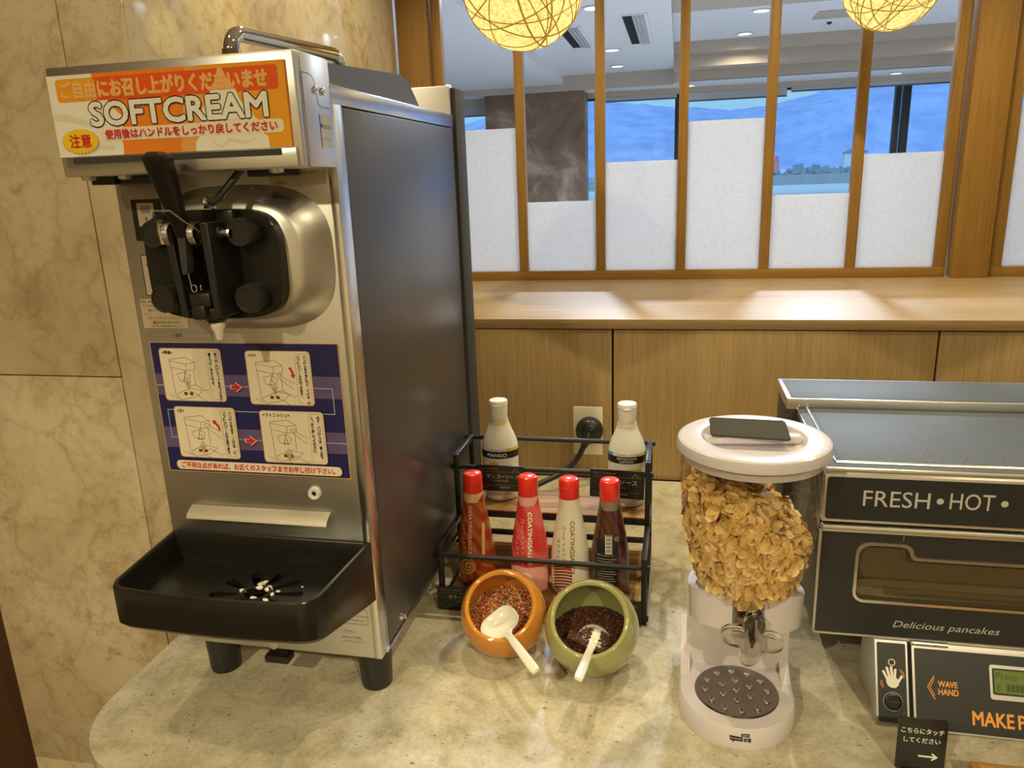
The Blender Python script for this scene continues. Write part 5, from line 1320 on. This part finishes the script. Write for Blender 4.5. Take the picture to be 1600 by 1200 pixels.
# glass fronted door with a stepped window
DZ0, DZ1 = .098, .2475
win = rr(.2340, .1500, .3020, .2325, .010, 4); 
wl = [(.2340+.009, .1505)]
def win_outline(o):
    x0_, x1_, z0_, z1_, xs_, zs_ = .2365-o, .700+o, .1500-o, .2330+o, .3020+o, .2150+o
    pts_ = []
    def arc(cx, cz, r, a0, a1, n=6):
        for k in range(n+1):
            a = a0+(a1-a0)*k/n; pts_.append((cx+r*math.cos(a), cz+r*math.sin(a)))
    r = .013+o
    arc(x0_+r, z0_+r, r, PI, 1.5*PI); arc(x1_-r, z0_+r, r, 1.5*PI, 2*PI); arc(x1_-r, zs_-r, r, 0, PI/2)
    arc(xs_+.008, zs_+.008, .008, 1.5*PI, PI); arc(xs_-.012, z1_-.012, .012, 0, PI/2); arc(x0_+.016, z1_-.016, .016, PI/2, PI)
    return pts_
def holed(outer, inner, y0_, y1_, m_, name, parent):
    pts = [Vector(p) for p in outer+inner]; no, ni = len(outer), len(inner)
    ed = [(k, (k+1) % no) for k in range(no)]+[(no+k, no+(k+1) % ni) for k in range(ni)]
    vv, ee, ff, *_ = delaunay_2d_cdt(pts, ed, [], 0, 1e-6)
    ff = [f for f in ff if inside((sum(vv[k].x for k in f)/3, sum(vv[k].y for k in f)/3), outer) and not inside((sum(vv[k].x for k in f)/3, sum(vv[k].y for k in f)/3), inner)]
    mb = MB(); N = len(vv); mb.faces([(v.x, y0_, v.y) for v in vv]+[(v.x, y1_, v.y) for v in vv], [tuple(f) for f in ff]+[tuple(N+k for k in f)[::-1] for f in ff])
    for lp in (outer, inner):
        n_ = len(lp); mb.faces([(x, y0_, z) for x, z in lp]+[(x, y1_, z) for x, z in lp], [(k, (k+1) % n_, n_+(k+1) % n_, n_+k) for k in range(n_)])
    bmesh.ops.remove_doubles(mb.bm, verts=mb.bm.verts, dist=1e-6)
    return obj(name, mb, m_, parent)
door = holed([(PX0+.002, DZ0+.002), (PX1-.002, DZ0+.002), (PX1-.002, DZ1), (PX0+.002, DZ1)], win_outline(0), PY+.0005, PY+.006, pg_, 'door', K)
holed(win_outline(.0016), win_outline(-.0022), PY-.0010, PY+.002, M['steel_bright'], 'window_trim', door)
ef = MB(); ef.box(PX0, PX1, PY-.0005, PY+.008, DZ0-.001, DZ0+.0022, .0006).box(PX0, PX0+.0022, PY-.0005, PY+.008, DZ0, DZ1, .0006)
obj('door_edge', ef, M['steel_h'], door)
BX('door_glass', .232, .704, PY+.0065, PY+.008, .146, .237, clear('tinted_glass', (.72, .69, .62), .04), door)
# inside, seen through the window: sloping deflector, shelf and rails
BX('cavity_back', .20, .74, PY+.0112, PY+.0118, .12, .2475, P('dim_cavity', (.40, .37, .30), .6), K)
inn = MB()
inn.prism([(.2375, .168), (.70, .168), (.70, .178), (.2450, .178)], lambda u, v, w: (u, w, v), PY+.0085, PY+.0108)
inn.prism([(.286, .2325), (.296, .2330), (.299, .2120), (.296, .2120)], lambda u, v, w: (u, w, v), PY+.0085, PY+.0108)
obj('deflector', inn, P('dull_deflector', (.46, .44, .38), .5), K)
inn2 = MB(); inn2.prism([(.2385, .1900), (.2460, .1900), (.2520, .1780), (.2460, .1780)], lambda u, v, w: (u, w, v), PY+.0085, PY+.0104).box(.2400, .70, PY+.0085, PY+.0102, .1785, .1805).box(.262, .70, PY+.0085, PY+.0104, .1660, .1672).box(.3050, .70, PY+.0085, PY+.0104, .1575, .1590)
obj('inner_rail', inn2, P('dull_rail', (.30, .28, .23), .5), K)
a = Art(FRONT(PY+.0001)); a.text('Delicious pancakes', .2880, .1120, INK['lgrey'], h=.0125, w=.1270, shear=.28)
for j in range(4):
    for i in range(26):
        if rg.random() < .22: a.rect(PX0+.008+i*.009, DZ0+.020+j*.030+rg.uniform(0, .01), PX0+.0095+i*.009, DZ0+.0215+j*.030, INK['black']) if i < 4 else None
a.rect(.2898, .2392, .2903, .2465, INK['lgrey'])
obj('door_print', a.mb, None, door)
# leaning control panel below
B0, B1 = Vector((0, -.795, .003)), Vector((0, -.7475, .0965)); EV = (B1-B0); HV = EV.length; EV.normalize(); NV = Vector((0, -EV.z, EV.y))
def ctl(u, v, w): p = B0+EV*v+NV*w; return (u, p.y, p.z)
def ctlbox(name, u0, u1, v0, v1, w0, w1, m_, parent=K, r=.0015):
    mb = MB(); mb.prism(rr(u0, v0, u1, v1, r, 3), ctl, w0, w1); return obj(name, mb, m_, parent)
lb = MB(); lb.prism([(-.795, .003), (-.7475, .0965), (-.690, .0965), (-.690, .003)], lambda u, v, w: (w, u, v), .2665, PX1-.07); obj('lower_case', lb, M['steel'], K)
ctlbox('sensor_frame', .2665, .3060, 0, HV, 0, .0015, M['steel_h'])
s_ = ctlbox('sensor_panel', .2690, .3035, .003, HV-.003, .0015, .0022, INK['panelgrey'])
ctlbox('panel_gap', .3055, .3105, 0, HV, 0, .0008, M['void'], r=.0004)
ctlbox('control_frame', .3105, PX1-.07, -.002, HV-.003, 0, .004, M['steel_h'])
ctlbox('control_panel', .3135, PX1-.073, .000, HV-.0065, .004, .0046, INK['panelgrey'])
hg = MB(); 
for k, (u0, u1) in enumerate(((.3115, .3270), (.3275, .3400), (.3405, .3540))): hg.cyl(ctl(u0, HV-.0005, .003), ctl(u1, HV-.0005, .003), .0036, seg=12)
obj('hinge', hg, M['steel_bright'], K)
a = Art(lambda u, v, w: ctl(u, v, .0024+w)); cu_ = .2865
a.circ(cu_, .0775, .0046, INK['lgrey']); a.up(); a.circ(cu_, .0775, .0030, INK['black']); a.up()
# waving hand: palm, four fingers and a thumb
HV_ = .0065; a.poly([(cu_+u_, v_+HV_) for u_, v_ in ((-.0075, .0470), (-.0060, .0425), (-.0020, .0395), (.0040, .0395), (.0075, .0430), (.0080, .0490), (.0040, .0530), (-.0065, .0530))], INK['white'])
for (u0, v0, u1, v1, w_) in ((-.0062, .050, -.0105, .0590, .0030), (-.0030, .052, -.0062, .0635, .0032), (.0002, .052, -.0010, .0645, .0032), (.0030, .052, .0040, .0620, .0030), (.0065, .046, .0115, .0545, .0030)):
    a.line([(cu_+u0, v0+HV_), (cu_+u1, v1+HV_)], w_, INK['white']); a.circ(cu_+u1, v1+HV_, w_/2, INK['white'], n=10)
for q in (.0045, .0068):
    a.line([(cu_+.0090+q*.8*math.cos(t), .0625+q*math.sin(t)) for t in (-.5, 0, .5, 1.0, 1.5)], .0007, INK['wave'])
    a.line([(cu_-.0085-q*.8*math.cos(t), .0510-q*math.sin(t)) for t in (-.5, 0, .5, 1.0)], .0007, INK['wave'])
a.circ(cu_, .0290, .0118, INK['lgrey']); a.up(); a.circ(cu_, .0290, .0112, INK['black']); a.up()
obj('sensor_print', a.mb, None, s_)
ky = MB(); ky.lathe([(.0105, 0), (.0105, .003), (.0085, .0035), (.0080, .002), (.0001, .002)], Matrix.Translation(ctl(cu_, .0290, .003)) @ NV.to_track_quat('Z', 'Y').to_matrix().to_4x4(), 28)
obj('sensor_eye', ky, M['black'], s_)
km = MB(); km.prism([(cu_-.008, .0280), (cu_+.008, .0280), (cu_+.008, .0297), (cu_-.008, .0297)], ctl, .0048, .0056); obj('eye_slot', km, M['dark_grey'], s_)
a = Art(lambda u, v, w: ctl(u, v, .0048+w))
a.line([(.3360, .0655), (.3280, .0520), (.3360, .0375)], .0011, INK['wave']); a.line([(.3360, .0615), (.3308, .0520), (.3360, .0420)], .0008, INK['wave'])
a.text('WAVE', .3405, .0530, INK['wave'], h=.0072, w=.0225, bold=.03); a.text('HAND', .3405, .0435, INK['wave'], h=.0072, w=.0235, bold=.03)
a.text('MAKE', .3790, .0110, INK['wave'], h=.0165, w=.0470, bold=.03); a.text('PANCAKES', .4310, .0110, INK['wave'], h=.0165, w=.098, bold=.03)
obj('control_print', a.mb, None, K)
lw = ctlbox('display_frame', .4005, .4900, .0440, .0860, .0046, .0062, M['steel_h'], K, .003); ctlbox('display_bezel', .4035, .4870, .0500, .0820, .0062, .0066, M['dark_grey'], lw, .002)
ls = ctlbox('lcd_screen', .4055, .4850, .0525, .0800, .0066, .0070, P('lcd_green', (.10, .14, .03), .3, emit=(.13, .18, .035), es=.28), lw, .001)
a = Art(lambda u, v, w: ctl(u, v, .0072+w)); a.text('Press', .4075, .0690, INK['lcdink'], h=.0085, w=.0240); a.text('E', .4085, .0555, INK['lcdink'], h=.0080)
for k in range(10): a.rect(.4190+k*.0052, .0550, .4233+k*.0052, .0640, INK['lcdink'])
obj('lcd_text', a.mb, None, ls)

# ------------------------------------------------------------------ touch card, wooden tray
tcd = thing('touch_card', 'small black standing card with white lettering and an arrow', 'card', (.297, -.868, 0), local=True)
fm = lambda u, v, w: (u, -w+.004*v/.07, v)
mb = MB(); mb.prism(rr(-.0270, 0, .0270, .0690, .003), fm, -.001, .001); obj('card', mb, M['black'], tcd)
obj('card_foot', MB().box(-.020, .020, -.004, .018, 0, .002, .0005), M['black'], tcd)
a = Art(lambda u, v, w: fm(u, v, .0013+w)); a.text('こちらにタッチ', 0, .0495, INK['white'], h=.0072, w=.0465, align='c', bold=.012); a.text('してください', 0, .0375, INK['white'], h=.0068, w=.0400, align='c', bold=.012)
a.line([(-.002, .0200), (.0170, .0200)], .0022, INK['white']); a.line([(.0125, .0240), (.0175, .0200), (.0125, .0160)], .0020, INK['white'])
obj('card_print', a.mb, None, tcd)
wt = thing('wooden_tray', 'light brown wooden tray edge at the lower right corner', 'tray', (.46, -.93, 0))
BX('tray_bottom', .352, .60, -.985, -.885, .002, .008, M['tray_wood'], wt); BX('tray_side', .352, .60, -.885, -.876, 0, .028, M['tray_wood'], wt, .0015); BX('tray_side', .352, .60, -.994, -.985, 0, .028, M['tray_wood'], wt, .0015)
BX('tray_side', .346, .355, -.994, -.876, 0, .028, M['tray_wood'], wt, .0015); BX('tray_side', .597, .606, -.994, -.876, 0, .028, M['tray_wood'], wt, .0015)
